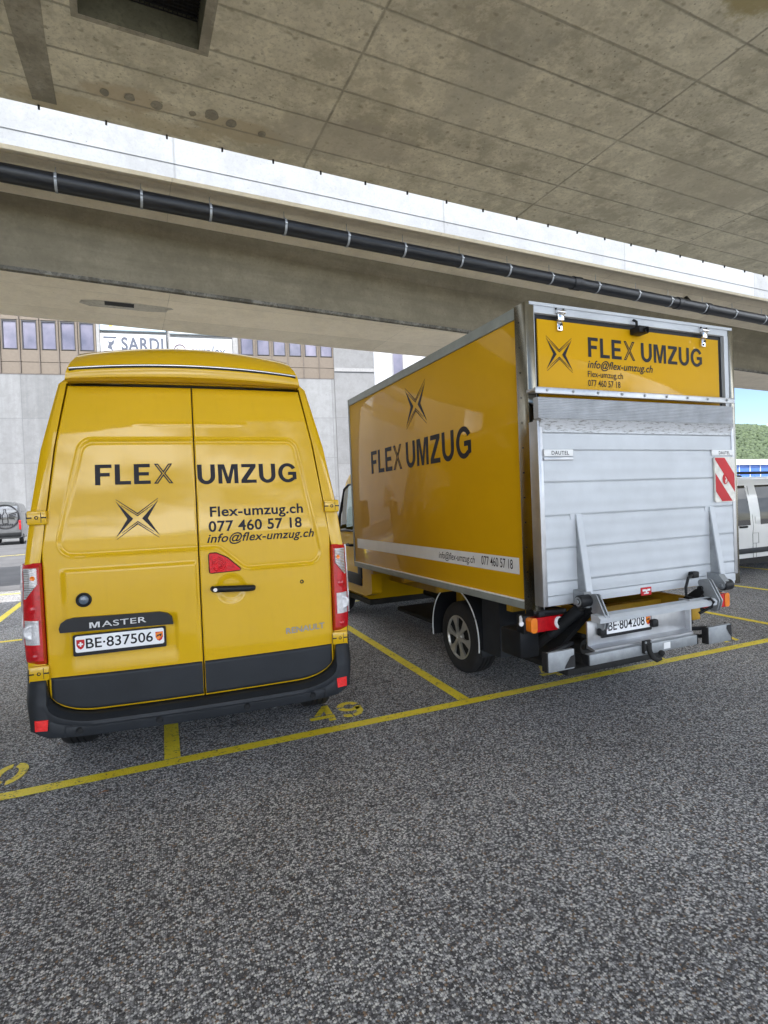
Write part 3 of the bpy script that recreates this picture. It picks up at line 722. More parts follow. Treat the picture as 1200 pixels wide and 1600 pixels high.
# tail lights wrapping the corners
def cy(x, z):            # body corner surface
    a = abs(x); base = ys(min(a, .9), z)
    return base+(max(0., a-.90)/.10)**2*.055
def tl_patch(poly_fn, z0, z1, sg, d, nu=14, nv=24, thick=.03):
    m = MB()
    def fn(u, v_):
        z = lerp(z0, z1, v_); xa, xb = poly_fn(z); x = lerp(xa, xb, u)
        e = min(u, 1-u, v_*2, (1-v_)*2); return (sg*x, cy(x, z)-d+d*.8*max(0, 1-e/.06)**2, z)
    m.grid(fn, nu, nv, (0, thick, 0)); return m
for sg in (-1, 1):
    outer = lambda z: (xe(z)+.004, .992+.012*min(1, (1.5-z)/.35)-.012*max(0, (.98-z)/.1))
    tl = obj('tail_light', tl_patch(outer, .893, 1.498, sg, .034), MT['rlens'], van, 40)
    def up(z): 
        return (.898 if z > 1.372 else lerp(.982, .898, (z-1.275)/(1.372-1.275)), .985)
    obj('indicator_lens', tl_patch(up, 1.278, 1.478, sg, .040, 12, 20), MT['clens'], tl, 40)
    m = MB()
    for k in range(16): z = 1.30+k*.0105; xa, xb = up(z); m.tube([(sg*xa, cy(xa, z)-.043, z), (sg*(xa+xb)/2, cy((xa+xb)/2, z)-.044, z), (sg*xb*.995, cy(xb*.995, z)-.041, z)], .0022, 5)
    obj('lens_rib', m, MT['chrome'], tl)
    m = MB(); m.lathe([(.001, -.0), (.012, -.004), (.016, .01)], (sg*.925, cy(.925, 1.41)-.045, 1.41), 'y', 18); obj('bulb', m, MT['olens'], tl, 50)
    obj('reversing_lens', tl_patch(lambda z: (.897, .995), 1.005, 1.168, sg, .040, 12, 16), MT['clens'], tl, 40)
    m = MB(); m.lathe([(.001, -.002), (.012, -.004), (.03, -.001), (.034, -.003), (.046, -.002), (.050, .003)], (sg*.945, cy(.945, 1.09)-.037, 1.09), 'y', 24); obj('lens_ring', m, MT['clens'], tl, 50)
    m = MB(); m.lathe([(.001, -.006), (.016, -.004), (.026, .004)], (sg*.935, cy(.935, 1.225)-.036, 1.225), 'y', 20); obj('lens_boss', m, MT['rlens'], tl, 50)
    m = MB(); m.lathe([(.001, -.006), (.014, -.004), (.022, .004)], (sg*.935, cy(.935, .945)-.036, .945), 'y', 20); obj('lens_boss', m, MT['rlens'], tl, 50)
    # white outer rim lens
    m = MB(); m.tube([(sg*(outer(z)[1]+.002), cy(outer(z)[1], z)-.018, z) for z in np.linspace(1.01, 1.49, 20)], .007, 6); obj('clear_edge', m, MT['clens'], tl, 60)
    # hinges
    for (hx, hz, hw, hh) in ((.893 if sg < 0 else .900, 1.767, .105, .085), (.918, .842, .108, .088)):
        yy = cy(hx, hz)-.002
        m = MB(); m.box(sg*hx-hw/2, sg*hx+hw/2, yy-.030, yy+.03, hz-hh/2, hz+hh/2, .010); hg = obj('hinge', m, MT['yellow'], van, 40)
        m = MB(); m.lathe([(.011, -.033), (.010, -.0305), (.001, -.0295)], (sg*hx, yy, hz), 'y', 14)
        for q in (-1, 1):
            xx = sg*hx+q*hw*.36; m.box(xx-.014, xx+.014, yy-.0312, yy-.028, hz-.004, hz+.004)
            m.box(xx-.016, xx-.013, yy-.0312, yy-.028, hz-hh*.36, hz+hh*.36)
        obj('hinge_bolt', m, MT['dark'], hg)
# rear bumper
cols = list(np.linspace(-1.0, -.90, 9))+list(np.linspace(-.888, -.80, 10))+list(np.linspace(-.78, .78, 40))+list(np.linspace(.80, .888, 10))+list(np.linspace(.90, 1.0, 9))
def bump_top(x):
    a = abs(x)
    return zbot(x)-.010 if a < .872 else lerp(.69, .80, sst(.872, .892, a)) if a < .975 else lerp(.80, .868, sst(.975, .985, a))
def bump_bot(x): a = abs(x); return .462+.05*sst(.86, 1.0, a)+.0*a
prof_b = [(0, .10), (.0, .02), (.03, .0), (.12, -.004), (.48, -.006), (.55, .0), (.62, -.004), (.80, .0), (.90, .006), (.96, .02), (1., .05), (1., .12)]
def bump_pt(x, j):
    t, dy = prof_b[j]; a = abs(x); zt = bump_top(x); zb_ = bump_bot(x); z = lerp(zb_, zt, t)
    if a > .86 and t > 0.05: dy *= .4
    wr = (max(0., a-.86)/.14)**5*.13
    bulge = -.10+.03*sst(.6, 1., a)
    if a < .87 and t > .85: bulge += .03
    k_ = sst(.66, .77, z)*sst(.80, .88, a); bulge = lerp(bulge, -.030, k_)
    return (x*(1.012 if a > .95 else 1)+(.035*np.sign(x)*-1*sst(.95, 1.0, a)*max(0, (.62-z)/.16) if a > .9 else 0), ys(min(a, .9), .7)+bulge+dy+wr, z)
nc = len(cols); nj = len(prof_b)
v = [bump_pt(x, j) for j in range(nj) for x in cols]
f = [(j*nc+i, j*nc+i+1, (j+1)*nc+i+1, (j+1)*nc+i) for j in range(nj-1) for i in range(nc-1)]
k = len(v)
for e, sx in ((0, -1), (nc-1, 1)):
    k = len(v); ring = [j*nc+e for j in range(nj)]
    v += [(v[q][0]+sx*.012, .26, v[q][2]) for q in ring]; v += [(v[q][0]+sx*.012, .75, v[q][2]+.0) for q in ring]
    for bnd in (0, nj):
        src = ring if bnd == 0 else [k+j for j in range(nj)]
        f += [(src[j], src[j+1], k+bnd+j+1, k+bnd+j) for j in range(nj-1)]
m = MB(); m.add(v, f); bmp = obj('rear_bumper', m, MT['trim'], van, 38)
for sx in (-1, 1):
    m = MB(); xa, xb = (.868, .942)
    m.grid(lambda u, v_: (sx*lerp(xa+.006*(1-v_), xb, u), bump_pt(lerp(xa, xb, u), 4)[1]-.007, lerp(.517, .580, v_)), 6, 4, (0, .03, 0)); obj('reflector', m, MT['refl'], bmp, 40)
for x in (-.70, -.262, .261, .690):
    m = MB(); yb_ = bump_pt(x, 4)[1]; m.lathe([(.001, -.004), (.015, -.004), (.018, .0), (.021, -.001), (.024, .006)], (x, yb_-.001, .500), 'y', 20); obj('parking_sensor', m, MT['black'], bmp, 40)
m = MB(); m.tube([(-.78, bump_pt(-.78, 4)[1]-.001, .468), (-.78, bump_pt(-.78, 4)[1]-.001, .53), (0, bump_pt(0, 4)[1]-.001, .53), (.78, bump_pt(.78, 4)[1]-.001, .53), (.78, bump_pt(.78, 4)[1]-.001, .468)], .004, 6); obj('bumper_moulding', m, MT['trim'], bmp)
# number plate, its light bar with name letters, camera button, third light, handle, key hole
def plate_mesh(parent, fn, w_, h_, txt, x_off=0.):
    """fn(u,v,d) metres from the lower left corner, d = out of the surface"""
    fr = MB(); fr.prism(rounded([(-.012, -.022), (w_+.012, -.022), (w_+.012, h_+.008), (-.012, h_+.008)], .01), -.004, .008, fn); p = obj('number_plate', fr, MT['black'], parent, 40)
    pl = MB(); pl.prism(rounded([(0, 0), (w_, 0), (w_, h_), (0, h_)], .012), .0, .0095, fn); obj('plate_face', pl, MT['plate'], p, 40)
    pt = MB(); put_text(pt, txt, lambda a, b: fn(w_*.115+a*w_*.755, h_*.20+b*h_*.62, .0102), .012, 0, 1.0); obj('lettering', pt, MT['ink'], p, tri=True)
    def shield(cx): return [(cx-.022, h_*.78), (cx+.022, h_*.78), (cx+.022, h_*.45), (cx+.014, h_*.27), (cx, h_*.18), (cx-.014, h_*.27), (cx-.022, h_*.45)]
    sh = MB(); c1 = w_*.058; sh.add([fn(a, b, .0101) for a, b in shield(c1)], [tuple(range(7))]); obj('country_shield', sh, MT['red'], p)
    cr_ = MB(); hh = h_*.5; q = .0045
    cr_.add([fn(a, b, .0106) for a, b in [(c1-q, hh-3*q), (c1+q, hh-3*q), (c1+q, hh-q), (c1+3*q, hh-q), (c1+3*q, hh+q), (c1+q, hh+q), (c1+q, hh+3*q), (c1-q, hh+3*q), (c1-q, hh+q), (c1-3*q, hh+q), (c1-3*q, hh-q), (c1-q, hh-q)]], [tuple(range(12))])
    obj('white_cross', cr_, MT['plate'], p, tri=True)
    c2 = w_*.945; sh = MB(); sh.add([fn(a, b, .0101) for a, b in shield(c2)], [tuple(range(7))]); obj('canton_shield', sh, MT['red'], p)
    bd = MB(); bd.add([fn(a, b, .0104) for a, b in [(c2-.021, h_*.40), (c2-.021, h_*.70), (c2+.010, h_*.77), (c2+.021, h_*.77), (c2+.021, h_*.52), (c2-.008, h_*.25)]], [tuple(range(6))]); obj('shield_band', bd, MT['olens'], p)
    be = MB(); be.add([fn(c2+a*.016, h_*.52+b*.016, .0107) for a, b in [(-1, -.5), (-.7, -.5), (-.6, -.1), (.3, 0), (.4, -.4), (.7, -.4), (.8, .3), (1, .6), (.7, .9), (.3, .6), (-.6, .4), (-1, .1)]], [tuple(range(12))]); obj('shield_animal', be, MT['ink'], p, tri=True)
    return p
PX0, PZ0, PW, PH = -.716, .948, .495, .098
plate_mesh(doorL, lambda u, v_, d: (PX0+u, ys(PX0+.25, 1.0)-.012-d+.004*(u-.25), PZ0+v_), PW, PH, 'BE·837506')
m = MB()
m.prism([(-.795, 1.075), (-.80, 1.10), (-.79, 1.13), (-.765, 1.148), (-.72, 1.157), (-.24, 1.150), (-.195, 1.138), (-.170, 1.115), (-.162, 1.068)], .0, .042, lambda a, b, d: (a, ys(a, 1.1)-d*(.72+.28*sst(1.16, 1.08, b)), b)); bar = obj('plate_light_bar', m, MT['black'], doorL, 40)
mfn = lambda a, b: (-.632+a*.315, ys(-.5, 1.1)-.045, 1.092+b*.034+.004*a)
m = MB(); put_polys(m, [[(a*.19, b) for a, b in p_] for p_ in GL['M'][1]], mfn); put_text(m, 'ASTER', lambda a, b: mfn(.215+a*.785, b), .006, .0, 1.05); obj('lettering', m, MT['alumill'], bar, tri=True)
m = MB(); put_text(m, 'RENAULT', lambda a, b: on(.545+a*.27, .912+b*.040+.008*a, .005), .018, .0, 1.02); obj('lettering', m, MT['badge'], doorR, tri=True)
m = MB(); m.lathe([(.044, .006), (.043, -.012), (.036, -.016), (.031, -.012), (.027, -.006)], (-.662, yd(-.662, 1.26), 1.26), 'y', 30); cm_ = obj('camera_housing', m, MT['black'], doorL, 40)
m = MB(); m.lathe([(.028, -.006), (.02, -.011), (.001, -.014)], (-.662, yd(-.662, 1.26), 1.26), 'y', 24); obj('camera_lens', m, simple('blue_grey_lens', (.10, .13, .17), .08, 0, 1), cm_, 60)
m = MB(); P3 = rounded([(.070, 1.366), (.070, 1.492), (.115, 1.492), (.185, 1.455), (.265, 1.378), (.255, 1.372)], .012)
m.prism(P3, -.004, .016, lambda a, b, d: (a, ys(a, b)-d, b)); l3 = obj('high_brake_light', m, MT['rdark'], doorR, 40)
m = MB(); m.tube([(a, ys(a, b)-.006, b) for a, b in P3+P3[:1]], .006, 6, False); obj('light_gasket', m, MT['black'], l3)
m = MB()
for r_ in (.018, .030, .042): m.tube([(.128+r_*math.cos(a), ys(.13, 1.42)-.0165, 1.418+r_*math.sin(a)) for a in np.linspace(0, 2*PI, 25)], .0025, 5, False)
obj('lens_ring', m, MT['rdark'], l3)
m = MB(); m.tube([(.085, ys(.08, 1.25)+.004, 1.262), (.09, ys(.1, 1.25)-.035, 1.262), (.12, ys(.1, 1.25)-.042, 1.262), (.31, ys(.3, 1.25)-.042, 1.252), (.335, ys(.33, 1.25)-.034, 1.251), (.34, ys(.33, 1.25)+.004, 1.250)], [.018, .020, .021, .021, .019, .016], 12)
hd = obj('door_handle', m, MT['black'], doorR, 50)
m = MB(); m.lathe([(.012, 0), (.012, -.006), (.001, -.006)], (.098, ys(.1, 1.26)-.058, 1.262), 'y', 16); obj('lock_barrel', m, MT['chrome'], hd, 40)
m = MB(); m.lathe([(.014, .002), (.013, -.004), (.008, -.003), (.001, .006)], (.668, yd(.668, 1.257), 1.257), 'y', 16); obj('rubber_plug', m, MT['dark'], doorR, 40)
# wheels, mirrors, handles, side trim
for sg in (-1, 1):
    for yy in (.93, 4.68):
        ar = MB(); ar.prism(el(yy, VZ+.36, .43, .43, -4, 184, 24), -.004, .006, lambda a, b, d: (sg*(1.0+d), a, b)); obj('wheel_arch', ar, MT['dark'], van, 40)
        wheel(van, sg*(1.0+.022) if yy > 4 else sg*.985, yy, VZ+.345, sg)
    m = MB(); m.box(sg*1.002-.012, sg*1.002+.012, 1.8, 4.25, .72, .86, .01); obj('side_moulding', m, MT['trim'], van, 40)
    m = MB(); m.tube([(sg*.98, 4.42, 1.36), (sg*1.1, 4.40, 1.40), (sg*1.18, 4.38, 1.42)], .03, 8); m.box(sg*1.22-.09, sg*1.22+.09, 4.30, 4.46, 1.28, 1.72, .05); mr = obj('side_mirror', m, MT['black'], van, 40)
    m = MB(); m.box(sg*1.22-.075, sg*1.22+.075, 4.292, 4.299, 1.31, 1.69); obj('mirror_glass', m, MT['chrome'], mr)
    m = MB(); m.tube([(sg*1.0, 3.70, 1.16), (sg*1.03, 3.72, 1.16), (sg*1.03, 3.88, 1.16), (sg*1.0, 3.90, 1.16)], .016, 8); obj('door_handle', m, MT['black'], van, 50)
m = MB(); m.tube([(-.6, .93, VZ+.33), (.6, .93, VZ+.33)], .06, 12); m.box(-.85, .85, .4, 5.0, .38, .42); obj('underbody', m, MT['dark'], van)
# ------------------------------------------------------------------ yellow box truck with tail lift
TS = 1.03
truck = thing('moving_truck', 'yellow box truck with raised silver tail lift and FLEX UMZUG on its side', 'truck', (2.5352*TS, 3.1887*TS, CAM_H-TS*1.77226), 0, TS)
TG = .1218                # ground level in the truck's own frame
BW, BL, B0, B1 = 2.20, 3.68, .955, 3.155
m = MB(); m.box(.004, BW-.004, .03, BL-.004, .97, B1-.012, .004); box = obj('cargo_box', m, MT['yellowbox'], truck, 30)
m = MB()
for sx in (0, 1):
    x0, x1 = (-.010, .030) if sx == 0 else (BW-.030, BW+.010)
    m.box(x0, x1, .104, BL-.02, B1-.085, B1, .006)
m.box(.032, BW-.032, BL-.015, BL+.006, B1-.085, B1, .006)
obj('roof_rail', m, MT['rail'], box, 40)
for x0, x1 in ((-.012, .012), (BW-.012, BW+.012)):
    m = MB(); m.box(x0, x1, .104, BL-.02, B0-.005, B0+.050, .005); obj('lower_rail', m, MT['rail'], box, 40)
for x0, x1 in ((-.016, .008), (BW-.008, BW+.016)):
    m = MB(); m.box(x0, x1, .104, BL-.02, B0+.053, B0+.062, .002); obj('rail_lip', m, MT['white'], box, 40)
for x0, x1 in ((-.009, .02), (BW-.02, BW+.009)):
    m = MB(); m.box(x0, x1, BL-.018, BL+.012, B0-.01, B1-.0, .006); obj('front_edge_profile', m, MT['rail'], box, 40)
for sx in (0, 1):
    m = MB(); x0, x1 = (-.014, .062) if sx == 0 else (BW-.062, BW+.002)
    m.box(x0, x1, -.030, .10, B0-.005, B1+.003, .006); po = obj('corner_post', m, MT['steel'], truck, 40)
    m = MB()
    for k in range(12):
        z = 1.05+k*.18; xx = x0 if sx == 0 else x1
        m.lathe([(.006, -.003), (.005, .003), (.001, .003)], (xx, .05, z), 'x', 8)
    obj('post_rivet', m, MT['dark'], po)
    m = MB(); xa = .062 if sx == 0 else BW-.112
    m.box(xa, xa+.006 if sx == 0 else xa+.05, -.024, .03, B0, B1-.065); obj('inner_reveal', m, MT['alu'], po)
m = MB(); m.box(.064, BW-.064, -.026, .05, B1-.068, B1, .006); m.box(.02, BW-.02, -.034, -.027, B1-.016, B1+.006); obj('rear_header', m, MT['alu'], truck, 40)
# rear flap: black seal, yellow panel, hinges, camera
m = MB(); m.box(.066, 2.085, .004, .028, 1.0, 3.088); obj('door_seal', m, MT['black'], truck)
m = MB(); m.box(.104, 2.033, -.010, .003, 1.04, 3.052, .003); flap = obj('rear_flap', m, MT['yellowbox'], truck, 40)
m = MB(); put_polys(m, headline('FLEX UMZUG', .14, .30), lambda a, b: (.572+a*1.250, -.0125, 2.810+b*.148)); obj('lettering', m, MT['ink'], flap, tri=True)
m = MB(); put_polys(m, STAR, lambda a, b: (.296+a*.125, -.0125, 2.808+b*.122)); obj('star_emblem', m, MT['ink'], flap, tri=True)
for t_, x0, z0, w_, h_, sh, bo in (('info@flex-umzug.ch', .562, 2.727, .68, .058, .28, .016), ('Flex-umzug.ch', .562, 2.660, .355, .045, 0, .008), ('077 460 57 18', .563, 2.590, .325, .048, 0, .008)):
    m = MB(); put_text(m, t_, lambda a, b: (x0+a*w_, -.0125, z0+b*h_), bo, sh, 1.03); obj('lettering', m, MT['ink'], flap, tri=True)
for hx in (.293, 1.822):
    m = MB(); m.box(hx-.028, hx+.028, -.050, -.028, 3.045, 3.105, .006); m.box(hx-.024, hx+.024, -.034, -.011, 2.975, 3.04, .004); m.tube([(hx-.038, -.044, 3.108), (hx+.038, -.044, 3.108)], .014, 10)
    hg = obj('flap_hinge', m, MT['chrome'], truck, 40)
    for (ax, az) in ((-.034, 3.13), (.034, 3.13), (-.01, 2.99), (.01, 3.02)):
        m = MB(); m.lathe([(.009, -.054 if az > 3.1 else -.038), (.007, -.06 if az > 3.1 else -.042), (.001, -.06 if az > 3.1 else -.042)], (hx+ax, 0.02 if az > 3.1 else .0, az), 'y', 10); obj('hinge_bolt', m, MT['dark'], hg)
m = MB(); m.box(1.0, 1.11, -.11, -.012, 3.005, 3.06, .012); m.tube([(1.04, -.05, 3.05), (1.025, -.06, 3.10), (1.02, -.035, 3.12)], .01, 8); m.lathe([(.022, -.02), (.02, .0)], (1.055, -.11, 3.02), 'y', 14); obj('reversing_camera', m, MT['black'], truck, 40)
m = MB(); m.box(-.03, 2.05, -.115, -.030, 2.505, 2.528, .004); m.box(-.03, 2.05, -.13, -.117, 2.49, 2.535, .004); sr = obj('stop_rail', m, MT['alumill'], truck, 40)
for k in range(9):
    m = MB(); m.lathe([(.010, -.134), (.008, -.138), (.001, -.138)], (.07+k*.235, 0, 2.513), 'y', 10); obj('rail_bolt', m, MT['galv'], sr)
# raised lift platform
PYF = -.12
lift = []
plat = obj('lift_platform', MB().box(-.012, 2.028, PYF+.012, -.04, .998, 2.30, .005), MT['alu'], truck, 40)
seams = [2.218, 2.097, 1.870, 1.633, 1.400, 1.164, 1.070, .998]
m = MB()
for a, b in zip(seams[:-1], seams[1:]):
    zs = [a-.004, a-.010]; n = 5 if a-b > .2 else 2
    def fn(u, v_):
        z = lerp(a-.0018, b+.0018, v_); d = .0009*math.cos(v_*2*PI*(2.5 if n == 5 else 1))*(1 if 0.04 < v_ < .96 else 0)
        e = .004 if v_ in (0., 1.) else 0
        return (lerp(.022, 1.995, u), PYF+d+e, z)
    m.grid(fn, 1, 40)
obj('platform_plank', m, MT['alu'], plat, 40)
m = MB(); m.box(-.02, .022, PYF-.004, -.03, 1.0, 2.30, .004); obj('platform_edge', m, MT['alumill'], plat, 40)
m = MB(); m.box(1.995, 2.035, PYF-.006, -.03, 1.06, 2.30, .004); obj('platform_edge', m, MT['alumill'], plat, 40)
# worn ramp lip
s = NB('worn_ramp_lip'); v = s.tc.outputs['Object']
nz = s.noise(s.mapping(v, (6, 6, 30)), 3, 6, .7)
c = s.mix(s.ramp(nz, [(.50, 0.), (.66, 1.)]), (.50, .52, .55), (.17, .17, .16)); s.set(Base_Color=c, Roughness=.45, Metallic=.5); s.bump(nz, .3, .004)
m = MB()
def ripl(u, v_):
    z = lerp(2.315, 2.462, v_); return (lerp(-.02, 2.005, u), PYF-.020+.0028*math.cos(v_*2*PI*13), z)
m.grid(ripl, 1, 130, (0, .05, 0)); obj('ribbed_lip', m, MT['lipalu'], plat, 60)
m = MB(); m.prism([(PYF-.024, 2.314), (PYF-.028, 2.306), (PYF-.002, 2.25), (PYF-.001, 2.222), (-.06, 2.222), (-.06, 2.314)], -.005, 2.0, lambda a, b, d: (d, a, b)); obj('bent_lip_edge', m, s.m, plat, 30)
# maker's plates, warning board, red sticker, socket and its cable
for x0, x1, tx0, tw in ((.022, .282, .085, .155), (1.742, 2.008, 1.82, .135)):
    m = MB(); m.box(x0, x1, PYF-.016, PYF-.004, 2.052, 2.100, .004); mp_ = obj('maker_plate', m, MT['white'], truck, 40)
    m = MB(); put_text(m, 'DAUTEL', lambda a, b: (tx0+a*tw, PYF-.0175, 2.062+b*.027), .012, 0, 1.1); obj('lettering', m, MT['ink'], mp_, tri=True)
m = MB(); m.box(.022, .282, PYF-.014, PYF-.003, 2.024, 2.046, .003); obj('name_strip', m, MT['alumill'], truck, 40)
m = MB()
for k in range(3): m.lathe([(.005, -.018), (.001, -.018)], (.06+.09*k, PYF, 2.035), 'y', 8)
wb = MB(); wx0, wx1, wz0, wz1 = 1.762, 2.010, 1.668, 2.040
wb.prism(rounded([(wx0, wz0), (wx1, wz0), (wx1, wz1), (wx0, wz1)], .02), .006, .018, lambda a, b, d: (a, PYF-d, b)); warn = obj('warning_board', wb, simple('scuffed_white_board', (.66, .65, .60), .5, 0, 0, .25, 14), truck, 40)
m = MB(); fz = lambda a, b: (a, PYF-.0195, b)
def clipq(o0, o1):
    """diagonal stripe between offsets, cut to the board"""
    pts = []; A = (wx0+.006, wx1-.006, wz0+.006, wz1-.006); sl = -1.15
    # band: o0 < (z - wz1) - sl*(x-wx0) < o1
    poly = [(A[0], A[2]), (A[1], A[2]), (A[1], A[3]), (A[0], A[3])]
    for sg_, lim in ((1, o0), (-1, o1)):
        out = []
        for i in range(len(poly)):
            p, q = poly[i-1], poly[i]; fp = sg_*((p[1]-wz1)-sl*(p[0]-wx0)-lim); fq = sg_*((q[1]-wz1)-sl*(q[0]-wx0)-lim)
            if fp >= 0: out.append(p)
            if fp*fq < 0: t = fp/(fp-fq); out.append((p[0]+(q[0]-p[0])*t, p[1]+(q[1]-p[1])*t))
        poly = out
    return poly
for o0, o1 in ((-.015, .135), (-.275, -.125)):
    p = clipq(o0, o1)
    if len(p) > 2: m.add([fz(a, b) for a, b in p], [tuple(range(len(p)))])
obj('red_stripe', m, MT['red'], warn, tri=True)
m = MB(); cx_, cz_ = 1.885, 1.858; fz2 = lambda a, b: (a, PYF-.0205, b)
P = el(cx_, cz_, .034, .044, 0, 360, 24)+el(cx_, cz_, .027, .036, 360, 0, 24); m.add([fz2(a, b) for a, b in P], [tuple(range(len(P)))])
P = el(cx_, cz_, .028, .037, 90, 270, 14)+[(cx_, cz_-.01), (cx_+.012, cz_), (cx_, cz_+.012)]; m.add([fz2(a, b) for a, b in P], [tuple(range(len(P)))])
obj('round_mark', m, MT['red'], warn, tri=True)
m = MB(); m.box(.908, 1.016, PYF-.006, PYF-.001, .985, 1.045); stk = obj('red_sticker', m, MT['red'], truck)
m = MB(); m.box(.922, .955, PYF-.0075, PYF-.0065, 1.016, 1.032); m.box(.972, 1.003, PYF-.0075, PYF-.0065, 1.016, 1.032); m.add([(.962+.010*math.cos(a), PYF-.0075, 1.017+.014*math.sin(a)) for a in np.linspace(0, 2*PI, 9)[:-1]], [tuple(range(8))]); m.box(.935, .985, PYF-.0075, PYF-.0065, .996, 1.006); obj('sticker_print', m, MT['white'], stk)
m = MB(); m.box(1.43, 1.50, PYF-.05, PYF-.002, 1.075, 1.125, .008); sk = obj('cable_socket', m, MT['black'], truck, 40)
m = MB(); m.tube([(1.43, PYF-.035, 1.10), (1.37, PYF-.05, 1.085), (1.315, PYF-.07, 1.02), (1.29, PYF-.09, .95), (1.30, PYF-.20, .935), (1.33, PYF-.262, .955), (1.35, PYF-.272, .93), (1.34, PYF-.262, .895), (1.28, PYF-.2, .84)], .011, 10); obj('cable', m, MT['black'], truck, 60)
# triangular brackets, pivots, lift arms, rams with bellows
for bxx, px, pz_, x0_ in ((.294, .235, 1.035, .285), (1.700, 1.715, 1.006, 1.425)):
    g1 = MB(); g1.prism([(PYF, 1.63), (PYF, 1.02), (PYF-.088, 1.03), (PYF-.086, 1.08), (PYF-.008, 1.63)], 0, .010, lambda a, b, d: (bxx+d, a, b)); tb = obj('lift_bracket', g1, MT['galv'], truck, 30)
    m = MB(); m.prism([(PYF-.001, 1.635), (PYF-.012, 1.635), (PYF-.098, 1.045), (PYF-.086, 1.045)], -.004, .050, lambda a, b, d: (bxx+d, a, b)); m.box(bxx-.05, bxx+.05, PYF-.004, PYF-.001, 1.60, 1.64); obj('bracket_flange', m, MT['alu'], tb, 30)
    m = MB(); m.prism([(PYF, 1.10), (PYF, .99), (PYF-.13, .985), (PYF-.15, 1.03), (PYF-.10, 1.09)], -.045, .02, lambda a, b, d: (bxx+d, a, b)); obj('bracket_foot', m, MT['galv'], tb, 30)
    m = MB(); m.lathe([(.001, -.056), (.02, -.056), (.022, -.050), (.036, -.050), (.043, -.042), (.043, .042), (.036, .048), (.001, .048)], (px, -.235, pz_), 'x', 28); pv = obj('pivot_bush', m, MT['black'], truck, 40)
    m = MB(); m.lathe([(.018, -.060), (.015, -.064), (.001, -.064)], (px, -.235, pz_), 'x', 14); m.lathe([(.033, -.052), (.024, -.054), (.018, -.052)], (px, -.235, pz_), 'x', 20); obj('pivot_bolt', m, MT['galv'], pv, 40)
    for dx in (.0, .030):
        m = MB(); P = rounded([(-.30, 1.085), (-.20, 1.07), (-.235, .98), (-.30, .90), (-.29, .84), (-.36, .845), (-.385, .93), (-.335, 1.02)], .025)
        m.prism(P, 0, .010, lambda a, b, d: (x0_+dx+d, a, b)); obj('lift_plate', m, MT['galv'], truck, 30)
    m = MB(); m.tube([(x0_-.02, -.235, pz_), (x0_+.05, -.235, pz_)], .020, 12); obj('hinge_pin', m, MT['black'], truck, 50)
    m = MB(); m.prism(rounded([(-.28, .99), (-.20, 1.0), (.34, .60), (.30, .50), (.22, .50)], .03), -.02, .035, lambda a, b, d: (x0_+.012+d, a, b)); obj('lift_arm', m, MT['black'], truck, 30)
    sh_ = 0. if px < 1 else -.12
    a, b = Vector((px+.02+sh_, -.20, .985)), Vector((px-.09+sh_, .30, .55)); n = 46
    m = MB(); m.tube([a.lerp(b, .04+.5*i/n) for i in range(n+1)], [.034+.011*(i % 2) for i in range(n+1)], 18); obj('ram_bellows', m, MT['black'], truck, 50)
    m = MB(); m.tube([a, a.lerp(b, .1), a.lerp(b, .55), b], [.024, .024, .034, .034], 14); obj('lift_ram', m, MT['dark'], truck, 50)
# cross beam, plate holder, number plate, under-run bars, end blocks, tow hook
m = MB(); m.prism([(-.30, .905), (-.38, .900), (-.385, .930), (-.365, .948), (-.30, .953)], .235, 1.40, lambda a, b, d: (d, a, b)); obj('cross_beam', m, MT['alu'], truck, 25)
m = MB(); m.box(.20, 1.16, -.30, -.285, .735, .905, .003); m.prism([(-.285, .745), (-.285, .72), (-.36, .71), (-.36, .725)], .20, 1.16, lambda a, b, d: (d, a, b)); m.box(1.155, 1.17, -.34, -.25, .72, .96); ph = obj('plate_holder', m, MT['alumill'], truck, 30)
plate_mesh(truck, lambda u, v_, d: (.325+u, -.30-d, .800+v_), .46, .105, 'BE·804208')
for px in (.305, .80):
    m = MB(); m.box(px-.03, px+.03, -.345, -.305, .80, .855, .012); obj('plate_light', m, MT['black'], truck, 40)
m = MB(); m.box(.118, 1.150, -.40, -.345, .638, .712, .008); ub = obj('underrun_bar', m, MT['galv'], truck, 40)
m = MB(); m.box(.106, .118, -.398, -.332, .640, .710, .004); m.box(1.15, 1.162, -.398, -.332, .640, .710, .004); obj('bar_cap', m, MT['black'], ub, 40)
m = MB(); m.box(.80, .865, -.4025, -.4015, .655, .70); obj('type_sticker', m, MT['white'], ub)
